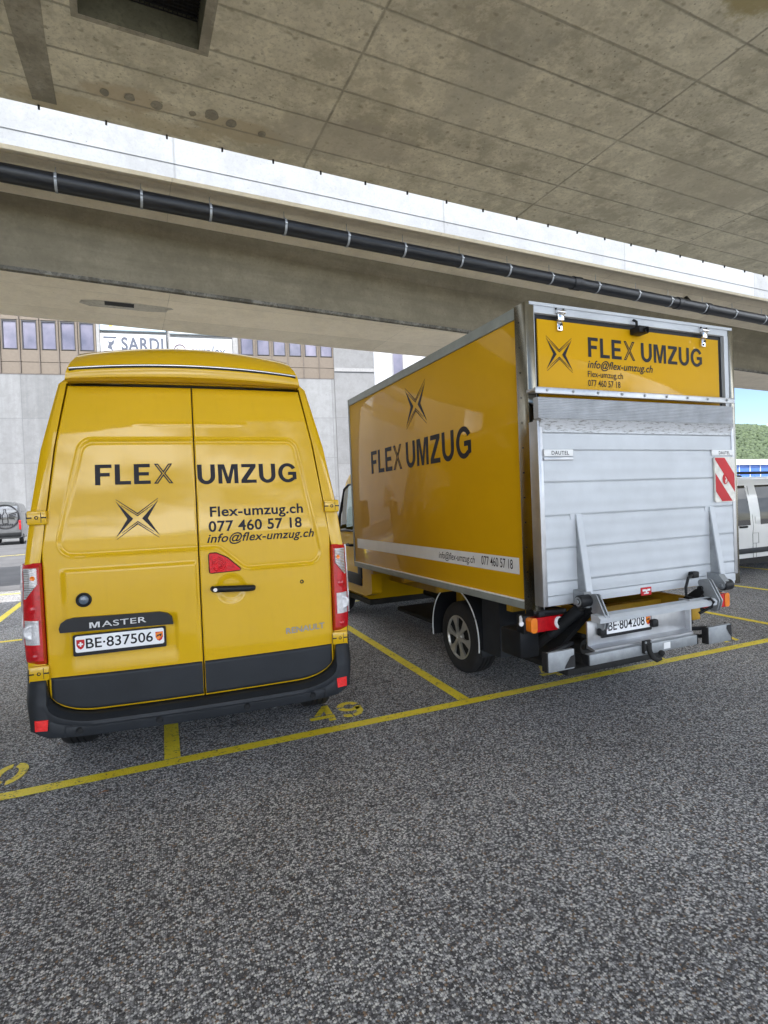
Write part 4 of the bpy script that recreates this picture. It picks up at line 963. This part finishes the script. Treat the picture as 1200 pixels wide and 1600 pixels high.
for x0, x1 in ((-.225, -.012), (1.275, 1.525)):
    m = MB(); z0, z1 = (.645, .775) if x0 < 0 else (.618, .748)
    m.box(x0, x1, -.40, -.372, z0, z1, .006); eb = obj('end_block', m, MT['galv'], truck, 40)
    m = MB(); m.box(x0-.008, x0+.002, -.398, -.345, z0+.002, z1-.002, .003); obj('rubber_edge', m, MT['rubber'], eb, 40)
    m = MB(); m.box(x1-.002, x1+.008, -.398, -.345, z0+.002, z1-.002, .003)
    obj('rubber_edge', m, MT['rubber'], eb, 40); m = MB()
    m.prism([(x1-.004, z0+.012), (x1-.085, z0+.012) if x0 < 0 else (x1-.015, z0+.012), (x1-.06, z0+.05), (x1-.03, z0+.085), (x1-.004, z0+.09)] if x0 < 0 else [(x1-.004, z0+.03), (x1-.03, z0+.06), (x1-.055, z0+.10), (x1-.05, z1-.006), (x1-.004, z1-.006)], 0, .003, lambda a, b, d: (a, -.401-d, b))
    obj('rubber_scuff', m, MT['rubber'], eb, 40)
    m = MB(); xx = (x1 if x0 < 0 else x0); yy = 0.2
    for dz in (.03, .09): m.tube([((x0+x1)/2, -.29, z0+dz), (xx+(.16 if x0 < 0 else -.20), -.20, z0+dz+.01)], .016, 8)
    obj('block_arm', m, MT['black'], eb, 50)
m = MB(); m.box(.585, .66, -.425, -.40, .655, .745, .006); m.tube([(.622, -.425, .715), (.624, -.435, .668), (.635, -.448, .632), (.662, -.458, .614), (.692, -.462, .622), (.703, -.462, .645)], [.018, .019, .019, .018, .016, .012], 12); hkk = obj('tow_hook', m, MT['dark'], truck, 50)
m = MB(); bmx = bmesh.new(); bmesh.ops.create_uvsphere(bmx, u_segments=18, v_segments=12, radius=.021); m.bm(bmx, Matrix.Translation((.704, -.462, .655))); obj('tow_ball', m, MT['dark'], hkk, 60)
for (ax, az) in ((.597, .735), (.648, .735), (.597, .668)):
    m = MB(); m.lathe([(.009, -.425), (.008, -.431), (.001, -.431)], (ax, 0, az), 'y', 6); obj('hook_bolt', m, MT['galv'], hkk)
# tail lamps
for sx in (0, 1):
    # box-shaped lamp: amber outside, red, white moon inside
    x0, x1 = (-.060, .245) if sx == 0 else (1.76, 2.045)
    yl_ = .015; z0, z1 = .805, .908
    if sx: z0, z1 = .765, .880
    P = rounded([(x0, z0), (x1, z0), (x1, z1), (x0, z1)], .03)
    m = MB(); m.prism(P, -.01, .05, lambda a, b, d: (a, yl_-d*(.9+.1*(b-z0)), b)); lam = obj('rear_lamp', m, MT['rlens'], truck, 40)
    am = (x0-.003, x0+.052) if sx == 0 else (x1-.055, x1+.003)
    P = rounded([(am[0], z0-.002), (am[1], z0-.002), (am[1], z1+.002), (am[0], z1+.002)], .022)
    m = MB(); m.prism(P, -.012, .055, lambda a, b, d: (a, yl_-d*(.9+.1*(b-z0)), b)); obj('amber_lens', m, MT['olens'], lam, 40)
    if sx == 0:
        m = MB(); zc = (z0+z1)/2; P = el(x1-.062, zc, .036, .044, 50, 310, 18)+el(x1-.042, zc, .034, .036, 290, 70, 16); m.prism(P, .0, .054, lambda a, b, d: (a, yl_-d, b)); obj('reversing_lens', m, MT['plate'], lam, 40)
    m = MB(); m.box(x0-.02, x1+.01, yl_+.012, yl_+.10, z0-.02, z1+.01, .01); obj('lamp_housing', m, MT['black'], lam, 40)
    xm = x0-.055 if sx == 0 else x1+.045
    m = MB(); m.tube([(xm+(.04 if sx == 0 else -.04), yl_+.05, z1), (xm, yl_, z1-.03)], .012, 8); m.lathe([(.018, 0), (.018, -.01), (.001, -.012)], (xm, yl_, z1-.035), 'y', 14); obj('marker_light', m, MT['plate'], lam, 40)
m = MB(); m.box(-.09, .08, .06, .30, .60, .80, .015); obj('rear_box', m, MT['black'], truck, 40)
m = MB(); m.box(-.005, .25, -.05, .10, .915, .952, .01); m.tube([(-.01, -.0, .94), (.06, -.04, .945), (.22, -.04, .93)], .018, 8); obj('lamp_carrier', m, MT['black'], truck, 40)
m = MB(); m.box(-.010, .004, -.118, -.034, 1.05, 2.28)
tape = obj('side_tape', MB().box(-.0155, -.0125, -.10, -.06, 1.06, 2.20), MT['white'], plat)
m = MB()
for k in range(6): m.box(-.018, -.016, -.10, -.06, 1.08+k*.195, 1.17+k*.195)
obj('tape_red_block', m, MT['red'], tape)
# side lettering and strip on the left panel
def sd_(y0, z0, w_, h_, k=0.): return lambda a, b: (.0020, y0-a*w_, z0+b*h_+k*a)
m = MB(); put_polys(m, headline('FLEX UMZUG', .14, .26), sd_(2.975, 2.130, 2.22, .268)); obj('lettering', m, MT['ink'], box, tri=True)
m = MB(); put_polys(m, STAR, lambda a, b: (.0020, 1.75-a*.235, 2.742+b*.205)); obj('star_emblem', m, MT['ink'], box, tri=True)
m = MB(); m.box(.0015, .0035, .165, 3.56, 1.200, 1.322); stp = obj('white_strip', m, MT['white'], box)
for t_, y0, w_, h_, sh in (('info@flex-umzug.ch', 1.385, .62, .062, .25), ('077 460 57 18', .665, .425, .072, 0)):
    m = MB(); put_text(m, t_, lambda a, b: (.0008, y0-a*w_, 1.232+b*h_), .004, sh, 1.0); obj('lettering', m, MT['ink'], stp, tri=True)
# chassis, wheels, mudguards
m = MB()
for x0 in (.52, 1.56): m.box(x0, x0+.10, -.05, 5.2, .70, .88, .01)
for y0 in (.25, 1.05, 2.0, 3.0): m.box(.60, 1.60, y0, y0+.08, .72, .84)
for y0 in (.35, 1.50, 2.3, 3.2): m.box(.06, 2.14, y0, y0+.07, .88, .955)
obj('chassis_frame', m, MT['yellowflat'], truck, 30)
m = MB(); m.box(.30, .38, .16, .50, .76, .95); obj('chassis_bracket', m, MT['yellowflat'], truck, 30)
m = MB(); m.box(.30, .40, 1.50, 1.60, .62, .95, .01); obj('chassis_bracket', m, MT['yellowflat'], truck, 30)
m = MB(); m.tube([(.35, 1.35, .47), (1.85, 1.35, .47)], .06, 12); m.lathe([(.001, -.16), (.12, -.12), (.16, 0), (.12, .12), (.001, .16)], (1.1, 1.35, .47), 'y', 20)
m.box(.75, 1.45, .35, .62, .35, .62, .03); m.tube([(.9, 1.0, .55), (.9, 3.4, .55)], .045, 10); m.tube([(.75, .3, .52), (.72, 1.0, .50)], .07, 12); m.box(.75, 1.3, 2.1, 3.0, .55, .80, .03)
m.tube([(.25, -.2, .70), (1.4, -.16, .73)], .02, 6); m.tube([(.3, -.25, .74), (.7, -.1, .70), (1.1, -.22, .74)], .014, 6); m.box(.45, .62, -.2, -.05, .66, .76, .02); m.box(1.0, 1.2, -.18, .0, .68, .8, .02)
m.box(.55, 1.65, .3, 3.6, .30, .36, .02); obj('running_gear', m, MT['dark'], truck, 40)
m = MB(); m.tube([(.42, -.24, .735), (.72, -.21, .738), (.80, -.24, .73)], .008, 6); obj('red_hose', m, MT['red'], truck, 60)
WR = .350/TS
for sx in (0, 1):
    side = -1 if sx == 0 else 1; xo = .17 if sx == 0 else BW-.17
    wheel(truck, xo, 1.36, TG+WR-.004, side, WR, .23, 6)
    wheel(truck, .13 if sx == 0 else BW-.13, 4.95, TG+WR-.004, side, WR, .22, 6)
    # mudguard: curved black sheet with a pale edge line
    mg = MB(); xin, xout = (xo+.26, xo-.045) if sx == 0 else (xo-.26, xo+.045)
    RG = .425
    def mgf(u, v_):
        a = R(lerp(-8, 188, u)); return (lerp(xout, xin, v_), 1.36-RG*math.cos(a), TG+WR+.03+RG*1.06*math.sin(a) if math.sin(a) > 0 else TG+WR+.03+RG*1.4*math.sin(a))
    mg.grid(mgf, 40, 3, (0, 0, .008)); mgo = obj('mudguard', mg, MT['black'], truck, 40)
    m = MB(); m.tube([Vector(mgf(i/40, 0))+Vector((-.002 if sx == 0 else .002, 0, 0)) for i in range(41)], .006, 6); obj('edge_trim', m, MT['white'], mgo, 60)
    mf = MB(); e = mgf(0, 0); mf.box(min(xin, xout), max(xin, xout), e[1]-.04, e[1]-.0, e[2]-.035, e[2]+.03, .01); mf.box(min(xin, xout)+.03, max(xin, xout), e[1]-.28, e[1]-.02, e[2]+.02, .93); obj('mud_flap', mf, MT['trim'], mgo, 40)
# cab: the same loft with a low roof, from behind the doors forward
CY = 3.74
cst = [(0, 2.34, .98, .03), (.02, 2.37, 1, 0), (.18, 2.39, 1, 0), (.22, 2.39, 1, 0), (.62, 2.39, 1, 0), (.85, 2.31, .998, 0), (1.05, 2.04, .995, 0), (1.32, 1.74, .99, 0), (1.62, 1.42, .98, 0), (1.72, 1.36, .975, 0), (1.94, 1.26, .955, 0), (2.10, 1.16, .93, 0), (2.19, 1.0, .89, 0), (2.25, .80, .84, 0), (2.27, .60, .80, 0)]
CAB_PROF = [(.88, .46), (.975, .53), (1.0, .84), (1.0, 1.28), (.988, 1.40), (.945, 1.72), (.905, 2.06), (.875, 2.18), (.83, 2.27), (.74, 2.33), (.50, 2.37), (.25, 2.385), (0, 2.39)]
rings = loft_body(cst, CAB_PROF, .985); cyl_ = [q[0] for q in cst]
def cab_glass(i, k):
    y0 = cyl_[i]; kk = k if k < NP//2 else NP-2-k
    if .2 < y0 < 1.5 and kk in (4, 5): return 'side_window_'+('l' if k < NP//2 else 'r')
    if .8 < y0 < 1.6 and kk >= 8: return 'windshield'
    return None
cb = MB(); gl = {}; pane_faces(cb, gl, rings, cab_glass)
cb.v = [(x+BW/2, y+CY, z) for x, y, z in cb.v]; cab = obj('cab', cb, MT['yellowcab'], truck, 32)
for kname, gm in gl.items():
    gm.v = [(x+BW/2, y+CY, z) for x, y, z in gm.v]; obj('windshield' if kname == 'windshield' else 'side_window', gm, MT['glass'], cab, 60)
m = MB(); m.box(.25, 1.95, CY+1.2, CY+1.6, .9, 1.30, .05)
for sx in (.55, 1.25, 1.62): m.box(sx-.2, sx+.2, CY+.30, CY+.8, .80, 1.05, .06); m.box(sx-.2, sx+.2, CY+.22, CY+.38, 1.0, 1.55, .08)
m.tube([(1.1+.0+.45*0+.0, CY+1.0, 1.28)]*1+[(1.1, CY+1.05, 1.25)], .02, 6)
obj('cab_interior', m, MT['dark'], cab, 40)
for sx in (0, 1):
    side = -1 if sx == 0 else 1; xs_ = BW/2+side*.985
    ar = MB(); ar.prism(el(4.95, TG+WR+.01, .42, .42, -4, 184, 24), -.004, .006, lambda a, b, d: (xs_+side*(d+.002), a, b)); obj('wheel_arch', ar, MT['dark'], cab, 40)
    m = MB(); m.box(xs_-.014, xs_+.014, CY+.02, CY+1.05, .66, .82, .01); m.box(xs_-.012, xs_+.012, CY+.0, CY+.14, .76, .93, .01); obj('side_moulding', m, MT['trim'], cab, 40)
    m = MB(); m.tube([(xs_, CY+.28, 1.20), (xs_+side*.045, CY+.30, 1.20), (xs_+side*.045, CY+.46, 1.20), (xs_, CY+.48, 1.20)], .018, 8); obj('door_handle', m, MT['black'], cab, 50)
    m = MB(); m.tube([(xs_-side*.03, CY+1.12, 1.42), (xs_+side*.10, CY+1.10, 1.48), (xs_+side*.2, CY+1.08, 1.5)], .03, 8); m.box(xs_+side*.22-.09, xs_+side*.22+.09, CY+1.0, CY+1.16, 1.34, 1.80, .05); mr = obj('side_mirror', m, MT['black'], cab, 40)
    ki = (lambda k: k) if sx == 0 else (lambda k: NP-1-k)
    rp = lambda i, k: Vector((rings[i][ki(k)][0]+BW/2+side*.006, rings[i][ki(k)][1]+CY, rings[i][ki(k)][2]))
    m = MB(); m.tube([rp(3, 4), rp(3, 5), rp(3, 6), rp(4, 6), rp(5, 6), rp(6, 6), rp(7, 6), rp(8, 6)], .016, 6); m.tube([rp(3, 4), rp(4, 4), rp(5, 4), rp(6, 4), rp(7, 4), rp(8, 4)], .016, 6); m.tube([rp(6, 4), rp(6, 5), rp(6, 6)], .020, 6); obj('window_seal', m, MT['black'], cab, 60)
m = MB(); m.box(.2, 2.0, CY-.05, CY+2.2, .40, .47); obj('underbody', m, MT['dark'], cab)
m = MB(); m.prism(rounded([(CY-.02, .60), (CY+.30, .52), (CY+.30, .95), (CY-.02, .95)], .05), 0, .14, lambda a, b, d: (.115+d, a-.32, b)); obj('cab_skirt', m, MT['yellowcab'], cab, 40)
# ------------------------------------------------------------------ buildings beyond
FY = -.16249
fb = thing('industrial_building', 'long pale concrete factory front with beige window band and company boards', 'building', (0, 48*.9592+1.6, DZ), FY)
fcol = (.62, .62, .60)
m_fw = concrete('facade_concrete', (.23, .235, .243), joints=(3.95, 3.4, -.4, 2.47, .05), stain=.22, axes='XZ', dark=.86, streak=(1.2, 1, .04), bumpst=.1, jcol=.5)
m_pier = concrete('pier_concrete', (.21, .213, .22), joints=(3.56, 3.98, 15.64, 1.33, .05), stain=.2, axes='XZ', dark=.85, bumpst=.1, jcol=.6)
m_beige = simple('beige_cladding', (.145, .118, .092), .45, .2, 0, .08)
m_brz = simple('bronze_mullion', (.12, .10, .085), .45, .3, 0, .1)
m_wf = simple('window_frame_dark', (.03, .03, .035), .5)
m_grey = simple('grey_cladding', (.25, .25, .255), .6)
s = NB('lilac_mirror_glass'); v = s.tc.outputs['Object']
c = s.mix(s.ramp(s.noise(v, .5, 4), [(.35, 0.), (.65, 1.)]), (.12, .118, .155), (.23, .212, .268)); s.set(Base_Color=c, Roughness=.06, Metallic=.2, Coat_Weight=.6); m_gl = s.m
m = MB(); m.box(-45, 15.64, 0, 14, -.3, 12.66); obj('concrete_wall', m, m_fw, fb)
m = MB(); m.box(-45, 15.64, .25, 14, 12.67, 21); obj('upper_wall', m, m_grey, fb)
m = MB(); m.box(15.65, 19.18, -.12, 14, -.3, 21); obj('concrete_pier', m, m_pier, fb)
m = MB(); m.box(15.66, 19.17, -.2, -.13, 13.24, 13.54); obj('pier_ledge', m, m_grey, fb)
def window(x, zt=16.69, zb=14.51, wpitch=1.32):
    m = MB(); x0, x1, z0, z1 = x+.16, x+1.16, zb, zt
    m.box(x0, x0+.07, .02, .25, z0, z1); m.box(x1-.05, x1, .02, .25, z0, z1); m.box(x0+.07, x1-.05, .02, .25, z1-.10, z1); m.box(x0+.07, x1-.05, .02, .25, z0, z0+.05)
    w_ = obj('window', m, m_wf, fb)
    m = MB(); m.box(x0+.07, x1-.05, .10, .13, z0+.05, z1-.10); obj('pane', m, m_gl, w_)
    return w_
cells = [x for x in np.arange(-9.55-1.32*8, -2.95-.6, 1.32)]+[7.78+1.32*i for i in range(6)]
for x in cells:
    x = float(x); window(x)
    m = MB()
    m.box(x+.03, x+1.29, .04, .25, 12.69, 13.52); m.box(x+.03, x+1.29, .04, .25, 13.56, 14.46); m.box(x+.03, x+1.29, .04, .25, 16.74, 17.9)
    m.box(x+.03, x+.155, .06, .25, 14.47, 16.73); m.box(x+1.165, x+1.29, .06, .25, 14.47, 16.73)
    obj('cladding_panel', m, m_beige, fb)
    m = MB(); m.box(x-.03, x+.03, -.06, .25, 12.68, 17.9); obj('mullion', m, m_brz, fb)
m = MB(); m.box(-20, 15.6, -.02, .2, 12.6, 12.67); obj('drip_ledge', m, m_brz, fb)
for xa, xb in ((-2.93, -2.68), (7.30, 7.72)):
    m = MB(); m.box(xa, xb, 0, .25, 12.7, 18.2); obj('grey_pilaster', m, m_grey, fb)
def board(x0, x1, z0, z1, lab, col):
    root = thing('sign_board', lab, 'sign', (0, 48*.9592+1.6, DZ), FY)
    m = MB(); m.box(x0, x1, -.12, .18, z0, z1, .02); obj('board_panel', m, simple('sign_face', col, .4, 0, .2, .03), root)
    return root
m_nav = simple('slate_print', (.06, .07, .10), .5)
b1 = board(-2.62, 2.18, 13.6, 15.86, 'white company board reading SARDI just above the van roof', (.50, .52, .54))
m = MB(); put_text(m, 'SARDI', lambda a, b: (-1.13+a*3.1, -.125, 14.55+b*1.05), .03, 0, 1.1); obj('lettering', m, m_nav, b1, tri=True)
m = MB(); m.box(-2.40, -1.45, -.135, -.122, 15.48, 15.62); m.box(-2.40, -1.45, -.135, -.122, 14.4, 14.5)
m.add([(a*.62-2.2, -.128, 14.5+b) for a, b in [(.1, .2), (.3, .6), (.1, .75), (.55, .7), (.8, .8), (1.0, .95), (.85, .55), (.6, .4), (.75, 0), (.4, .15)]], [tuple(range(10))]); obj('logo', m, m_nav, b1, tri=True)
b2 = board(2.43, 7.26, 13.4, 15.70, 'white company board reading surplex beside the SARDI board', (.50, .52, .54))
m = MB(); put_text(m, 'surplex', lambda a, b: (3.98+a*2.75, -.125, 14.25+b*.85), .012, .2, 1.05); obj('lettering', m, m_nav, b2, tri=True)
m = MB(); m.tube([(3.2+.42*math.cos(a), -.125, 14.72+.42*math.sin(a)) for a in np.linspace(0, 2*PI, 25)], .045, 5, False); m.tube([(3.05, -.125, 14.9), (3.05, -.125, 14.6), (3.4, -.125, 14.6)], .045, 5); obj('logo', m, simple('dark_red_print', (.10, .04, .07), .5), b2)
b3 = board(-2.62, 2.18, 16.12, 18.2, 'pale blue board with orange lettering cut off by the bridge, above the SARDI board', (.38, .48, .54))
m = MB(); put_text(m, 'posto', lambda a, b: (-1.95+a*3.6, -.125, 16.72+b*1.1), .03, 0, 1.05); obj('lettering', m, simple('orange_print', (.85, .36, .03), .5), b3, tri=True)
b4 = board(2.43, 7.26, 16.02, 18.2, 'blank pale board under the bridge edge, above the surplex board', (.43, .49, .52))
b4.location = b3.location
hall = thing('white_hall', 'bright white metal hall right of the concrete pillar with one narrow lilac window', 'building', (0, 48*.9592+1.6, DZ), FY)
m = MB(); m.box(19.22, 30, .3, 14, -.3, 21); obj('hall_wall', m, simple('white_metal_wall', (.44, .45, .48), .4, .1, 0, .04, 1), hall)
for x in (20.95, 24.9):
    m = MB(); m.box(x, x+.08, .18, .35, 9.5, 18); m.box(x+.95, x+1.03, .18, .35, 9.5, 18); w_ = obj('window', m, m_grey, hall)
    m = MB(); m.box(x+.08, x+.95, .22, .28, 9.5, 18); obj('pane', m, m_gl, w_)

# blue hall with a white roof edge, far right
bh = thing('blue_hall', 'low blue clad hall with white roof edge behind the grey van', 'building', (0, 0, 0), 0)
m = MB(); m.box(78, 130, 57.6, 75, -.2, 5.46); obj('hall_wall', m, simple('blue_cladding', (.04, .13, .46), .45, 0, .1, .12, .6), bh)
m = MB()
for k in range(18): m.box(79+k*2.6, 79.08+k*2.6, 57.5, 57.6, 0, 5.44)
obj('wall_seam', m, MT['white'], bh)
m = MB(); m.box(77.5, 130.5, 57.2, 75.4, 5.48, 6.32); obj('roof_edge', m, simple('white_roof_edge', (.82, .83, .84), .5), bh)

# wooded hill
hill = MB()
def hh(x, y):
    a = 52*math.exp(-((x-720)/190)**2-((y-420)/150)**2)+42*math.exp(-((x-560)/110)**2-((y-400)/110)**2)
    return -3+a
hill.grid(lambda u, v_: (300+u*560, 200+v_*420, hh(300+u*560, 200+v_*420)), 40, 36)
struct(obj('hill', hill, simple('hill_soil', (.022, .04, .012), .9), None, 60))
s = NB('far_foliage'); v = s.tc.outputs['Object']
c = s.mix(s.ramp(s.noise(v, .35, 6, .75), [(.34, 0.), (.66, 1.)]), (.014, .027, .014), (.078, .110, .048)); s.set(Base_Color=c, Roughness=.8)
ft = bmesh.new(); rng = random.Random(4)
tmpl = bmesh.new(); bmesh.ops.create_icosphere(tmpl, subdivisions=2, radius=1)
tv = [v_.co.copy() for v_ in tmpl.verts]; tf = [[v_.index for v_ in f_.verts] for f_ in tmpl.faces]; tmpl.free()
m = MB()
for k in range(17000):
    x = rng.uniform(380, 760); y = rng.uniform(270, 470)
    if hh(x, y) < 4: continue
    if not (1.15 < x/y < 2.15): continue
    r_ = rng.uniform(1.3, 2.7); sd0 = rng.uniform(0, 90)
    vs = []
    for p in tv:
        d = 1+.40*mnoise.noise(p*1.8+Vector((sd0, 0, 0)))+.30*mnoise.noise(p*4.5+Vector((0, sd0, 0)))+.16*mnoise.noise(p*10+Vector((0, 0, sd0)))
        vs.append((x+p.x*r_*d, y+p.y*r_*d, hh(x, y)+r_*.7+p.z*r_*1.1*d))
    m.add(vs, tf)
fo = obj('forest', m, s.m, None, 60); fo['kind'] = 'stuff'; fo['label'] = 'dense green wood covering the far hill'; fo['category'] = 'forest'

# ------------------------------------------------------------------ other vehicles
gv = thing('parked_van', 'white van with black roof rail parked beyond the truck at the right edge', 'van', (11.37, 7.95, 0), PI/2)
GP = [(.86, .22), (.93, .28), (.955, .62), (.955, .98), (.945, 1.22), (.905, 1.50), (.845, 1.76), (.81, 1.83), (.74, 1.90), (.66, 1.925), (.48, 1.94), (.25, 1.95), (0, 1.95)]
gst = [(-2.4, 1.86, .93, .06), (-2.36, 1.9, .97, .02), (-2.25, 1.94, 1, 0), (-1.5, 1.95, 1, 0), (-.6, 1.95, 1, 0), (.22, 1.95, 1, 0), (.52, 1.95, 1, 0), (1.02, 1.94, 1, 0), (1.25, 1.86, .998, 0), (1.45, 1.72, .995, 0), (1.75, 1.45, .99, 0), (2.0, 1.20, .985, 0), (2.1, 1.12, .975, 0), (2.35, 1.02, .955, 0), (2.5, .92, .93, 0), (2.58, .78, .89, 0), (2.62, .62, .84, 0), (2.63, .45, .80, 0)]
def loft_generic(sts, prof, belt):
    rr = []
    for (y, zt, ws, ins) in sts:
        H = prof[-1][1]; P = []; t = max(0., min(1., (zt-belt-.05)/(H-belt-.05))); up = [i for i in range(len(prof)) if prof[i][1] > belt+.01]
        for i, (x, z) in enumerate(prof):
            if z <= belt+.01: z = min(z, zt-.015*(4-min(i, 4)))
            else:
                f_ = (z-belt)/(H-belt); z = belt+f_*(zt-belt) if zt > belt else zt-.012*(1-f_)
                x = lerp(.97*(1-((i-up[0])/(len(up)-1))**1.25), x, t**.5)
            P.append((max(0, x*ws-(ins if x > .02 else 0)), z))
        rr.append([(-x, y, z) for x, z in P]+[(x, y, z) for x, z in reversed(P[:-1])])
    return rr
gy = [q[0] for q in gst]
def g_glass(i, k):
    y0 = gy[i]; kk = k if k < NP//2 else NP-2-k
    if kk in (3, 4, 5) and (.5 < y0 < 1.5 or -1.6 < y0 < .2): return 'side_window_'+('l' if k < NP//2 else 'r')+str(y0 > .45)
    if 1.0 < y0 < 1.95 and kk >= 8: return 'windshield'
    return None
m = MB(); gl = {}; pane_faces(m, gl, loft_generic(gst, GP, .98), g_glass)
m_gp = paint('light_grey_paint', (.74, .74, .73), .04)
gb = obj('body', m, m_gp, gv, 32)
for kname, gm in gl.items(): obj('windshield' if kname == 'windshield' else 'side_window', gm, MT['tint2'], gv, 60)
m = MB(); m.box(-.75, .75, 1.35, 1.95, .6, 1.02, .05)
for sx in (-.42, .42): m.box(sx-.24, sx+.24, .65, 1.1, .5, .8, .06); m.box(sx-.24, sx+.24, .52, .72, .7, 1.38, .08)
m.tube([(-.42+.19*math.cos(a), 1.22+.07*math.sin(a), 1.06+.17*math.sin(a)) for a in np.linspace(0, 2*PI, 19)], .018, 6, False); obj('cab_interior', m, MT['dark'], gv, 40)
for sg in (-1, 1):
    m = MB(); m.box(sg*.96-.012, sg*.96+.012, -1.9, 2.0, .43, .53, .008); obj('side_moulding', m, MT['trim'], gv, 40)
    m = MB(); m.box(sg*.94-.01, sg*.94+.01, -1.9, 2.0, .22, .34, .004); obj('dark_sill', m, MT['dark'], gv, 40)
    m = MB(); m.tube([(sg*.76, -1.9, 1.93), (sg*.77, -1.8, 2.0), (sg*.77, .85, 2.01), (sg*.77, 1.0, 1.94)], .028, 8); obj('roof_rail', m, MT['black'], gv, 50)
    m = MB(); m.tube([(sg*.955, .66, .955), (sg*.99, .68, .955), (sg*.99, .84, .955), (sg*.955, .86, .955)], .02, 8); obj('door_handle', m, MT['black'], gv, 50)
    m = MB(); m.tube([(sg*.958, .475, .34), (sg*.958, .475, .80), (sg*.955, .44, .95), (sg*.950, .455, 1.15), (sg*.86, .46, 1.75)], .004, 4); m.tube([(sg*.959, .38, .62), (sg*.959, .38, .30)], .003, 4); m.tube([(sg*.959, .475, .62), (sg*.959, .30, .62), (sg*.959, .30, .82), (sg*.957, .455, .82)], .003, 4); obj('door_gap', m, MT['dark'], gv)
    m = MB(); m.box(sg*.956-.004, sg*.956+.004, .25, .38, 1.00, 1.14, .003); obj('fuel_flap', m, m_gp, gv, 40)
    m = MB(); m.tube([(sg*.93, 1.42, 1.06), (sg*1.02, 1.40, 1.08)], .03, 8); m.box(sg*1.08-.08, sg*1.08+.08, 1.34, 1.46, 1.0, 1.3, .04); obj('side_mirror', m, MT['black'], gv, 40)
    for yy in (-1.55, 1.62):
        ar = MB(); ar.prism(el(yy, .34, .37, .37, -4, 184, 24), -.004, .006, lambda a, b, d: (sg*(.955+d), a, b)); obj('wheel_arch', ar, MT['dark'], gv, 40)
        wheel(gv, sg*.975, yy, .325, sg, .325, .21, 7)

dv = thing('parked_van', 'dark grey van with round black emblem on its back, parked far off on the left', 'van', (-8.25, 41.2, 0), .05)
m_dg = paint('dark_grey_paint', (.11, .113, .12), .1)
dst = [(.0, 2.77, 1, .03), (.03, 2.78, 1, .01), (.08, 2.78, 1, 0), (1, 2.78, 1, 0), (3.4, 2.78, 1, 0), (3.9, 2.7, 1, 0), (4.3, 2.3, 1, 0), (4.9, 1.45, .98, 0), (5.3, 1.25, .95, 0), (5.5, 1.0, .88, 0), (5.55, .6, .8, 0)]
m = MB(); pane_faces(m, {}, loft_body(dst), lambda i, k: None); obj('body', m, m_dg, dv, 35)
m = MB(); m.box(-.85, .85, -.02, .02, 1.75, 2.45, .02); obj('rear_window', m, simple('grey_window_film', (.20, .21, .23), .2, 0, 1), dv, 40)
m = MB(); m.box(-1.0, 1.0, -.16, .1, .52, .78, .04); obj('rear_bumper', m, MT['black'], dv, 40)
m = MB(); m.box(-.72, -.16, -.04, -.01, .98, 1.12, .005); obj('number_plate', m, MT['plate'], dv)
for sg in (-1, 1):
    m = MB(); m.box(sg*.94-.06, sg*.94+.06, -.03, .05, .95, 1.55, .02); obj('tail_light', m, MT['rlens'], dv, 40)
    for yy in (1.0, 4.6): wheel(dv, sg*1.0, yy, .345, sg, .345)
em = MB(); ec, er = (.17, 1.80), .74
em.tube([(ec[0]+er*math.cos(a), -.035, ec[1]+er*math.sin(a)) for a in np.linspace(0, 2*PI, 49)], .022, 5, False)
em.tube([(ec[0]+.93*er*math.cos(a), -.035, ec[1]+.93*er*math.sin(a)) for a in np.linspace(0, 2*PI, 49)], .010, 5, False)
bot = [(.14, -.42), (.14, .10), (.05, .26), (.05, .46), (-.05, .46), (-.05, .26), (-.14, .10), (-.14, -.42), (.14, -.42)]
em.tube([(ec[0]+a, -.035, ec[1]+b) for a, b in bot], .018, 5); em.tube([(ec[0]-.14, -.035, ec[1]-.12), (ec[0]+.14, -.035, ec[1]-.12)], .014, 5)
for sx in (-1, 1):
    for k in range(4): em.tube([(ec[0]+sx*.2, -.035, ec[1]-.1+.08*k), (ec[0]+sx*(.5+.04*k), -.035, ec[1]-.14+.13*k)], .028, 5)
for k in range(9): em.box(ec[0]-.38+k*.09, ec[0]-.33+k*.09, -.045, -.035, ec[1]-.56, ec[1]-.46)
obj('round_emblem', em, MT['ink'], dv)

# ------------------------------------------------------------------ small litter
m = MB(); m.add([(0, 0, .004), (.075, .01, .03), (.085, .05, .006), (.03, .06, .028), (0, .04, .005)], [(0, 1, 3), (1, 2, 3), (0, 3, 4)]); o = obj('paper_scrap', m, MT['white']); o.location = (.93, 4.62, .002); tag(o, 'small crumpled white scrap lying under the rear bumper of the yellow van', 'litter')
m = MB(); m.add([(0, 0, .003), (.03, .004, .012), (.065, .02, .004), (.04, .03, .009), (.012, .02, .003)], [(0, 1, 3, 4), (1, 2, 3)]); o = obj('dry_leaf', m, simple('dry_leaf_brown', (.42, .18, .06), .7)); o.location = (-.34, 3.74, .003); tag(o, 'small dry orange leaf on the asphalt in front of the yellow line', 'leaf')
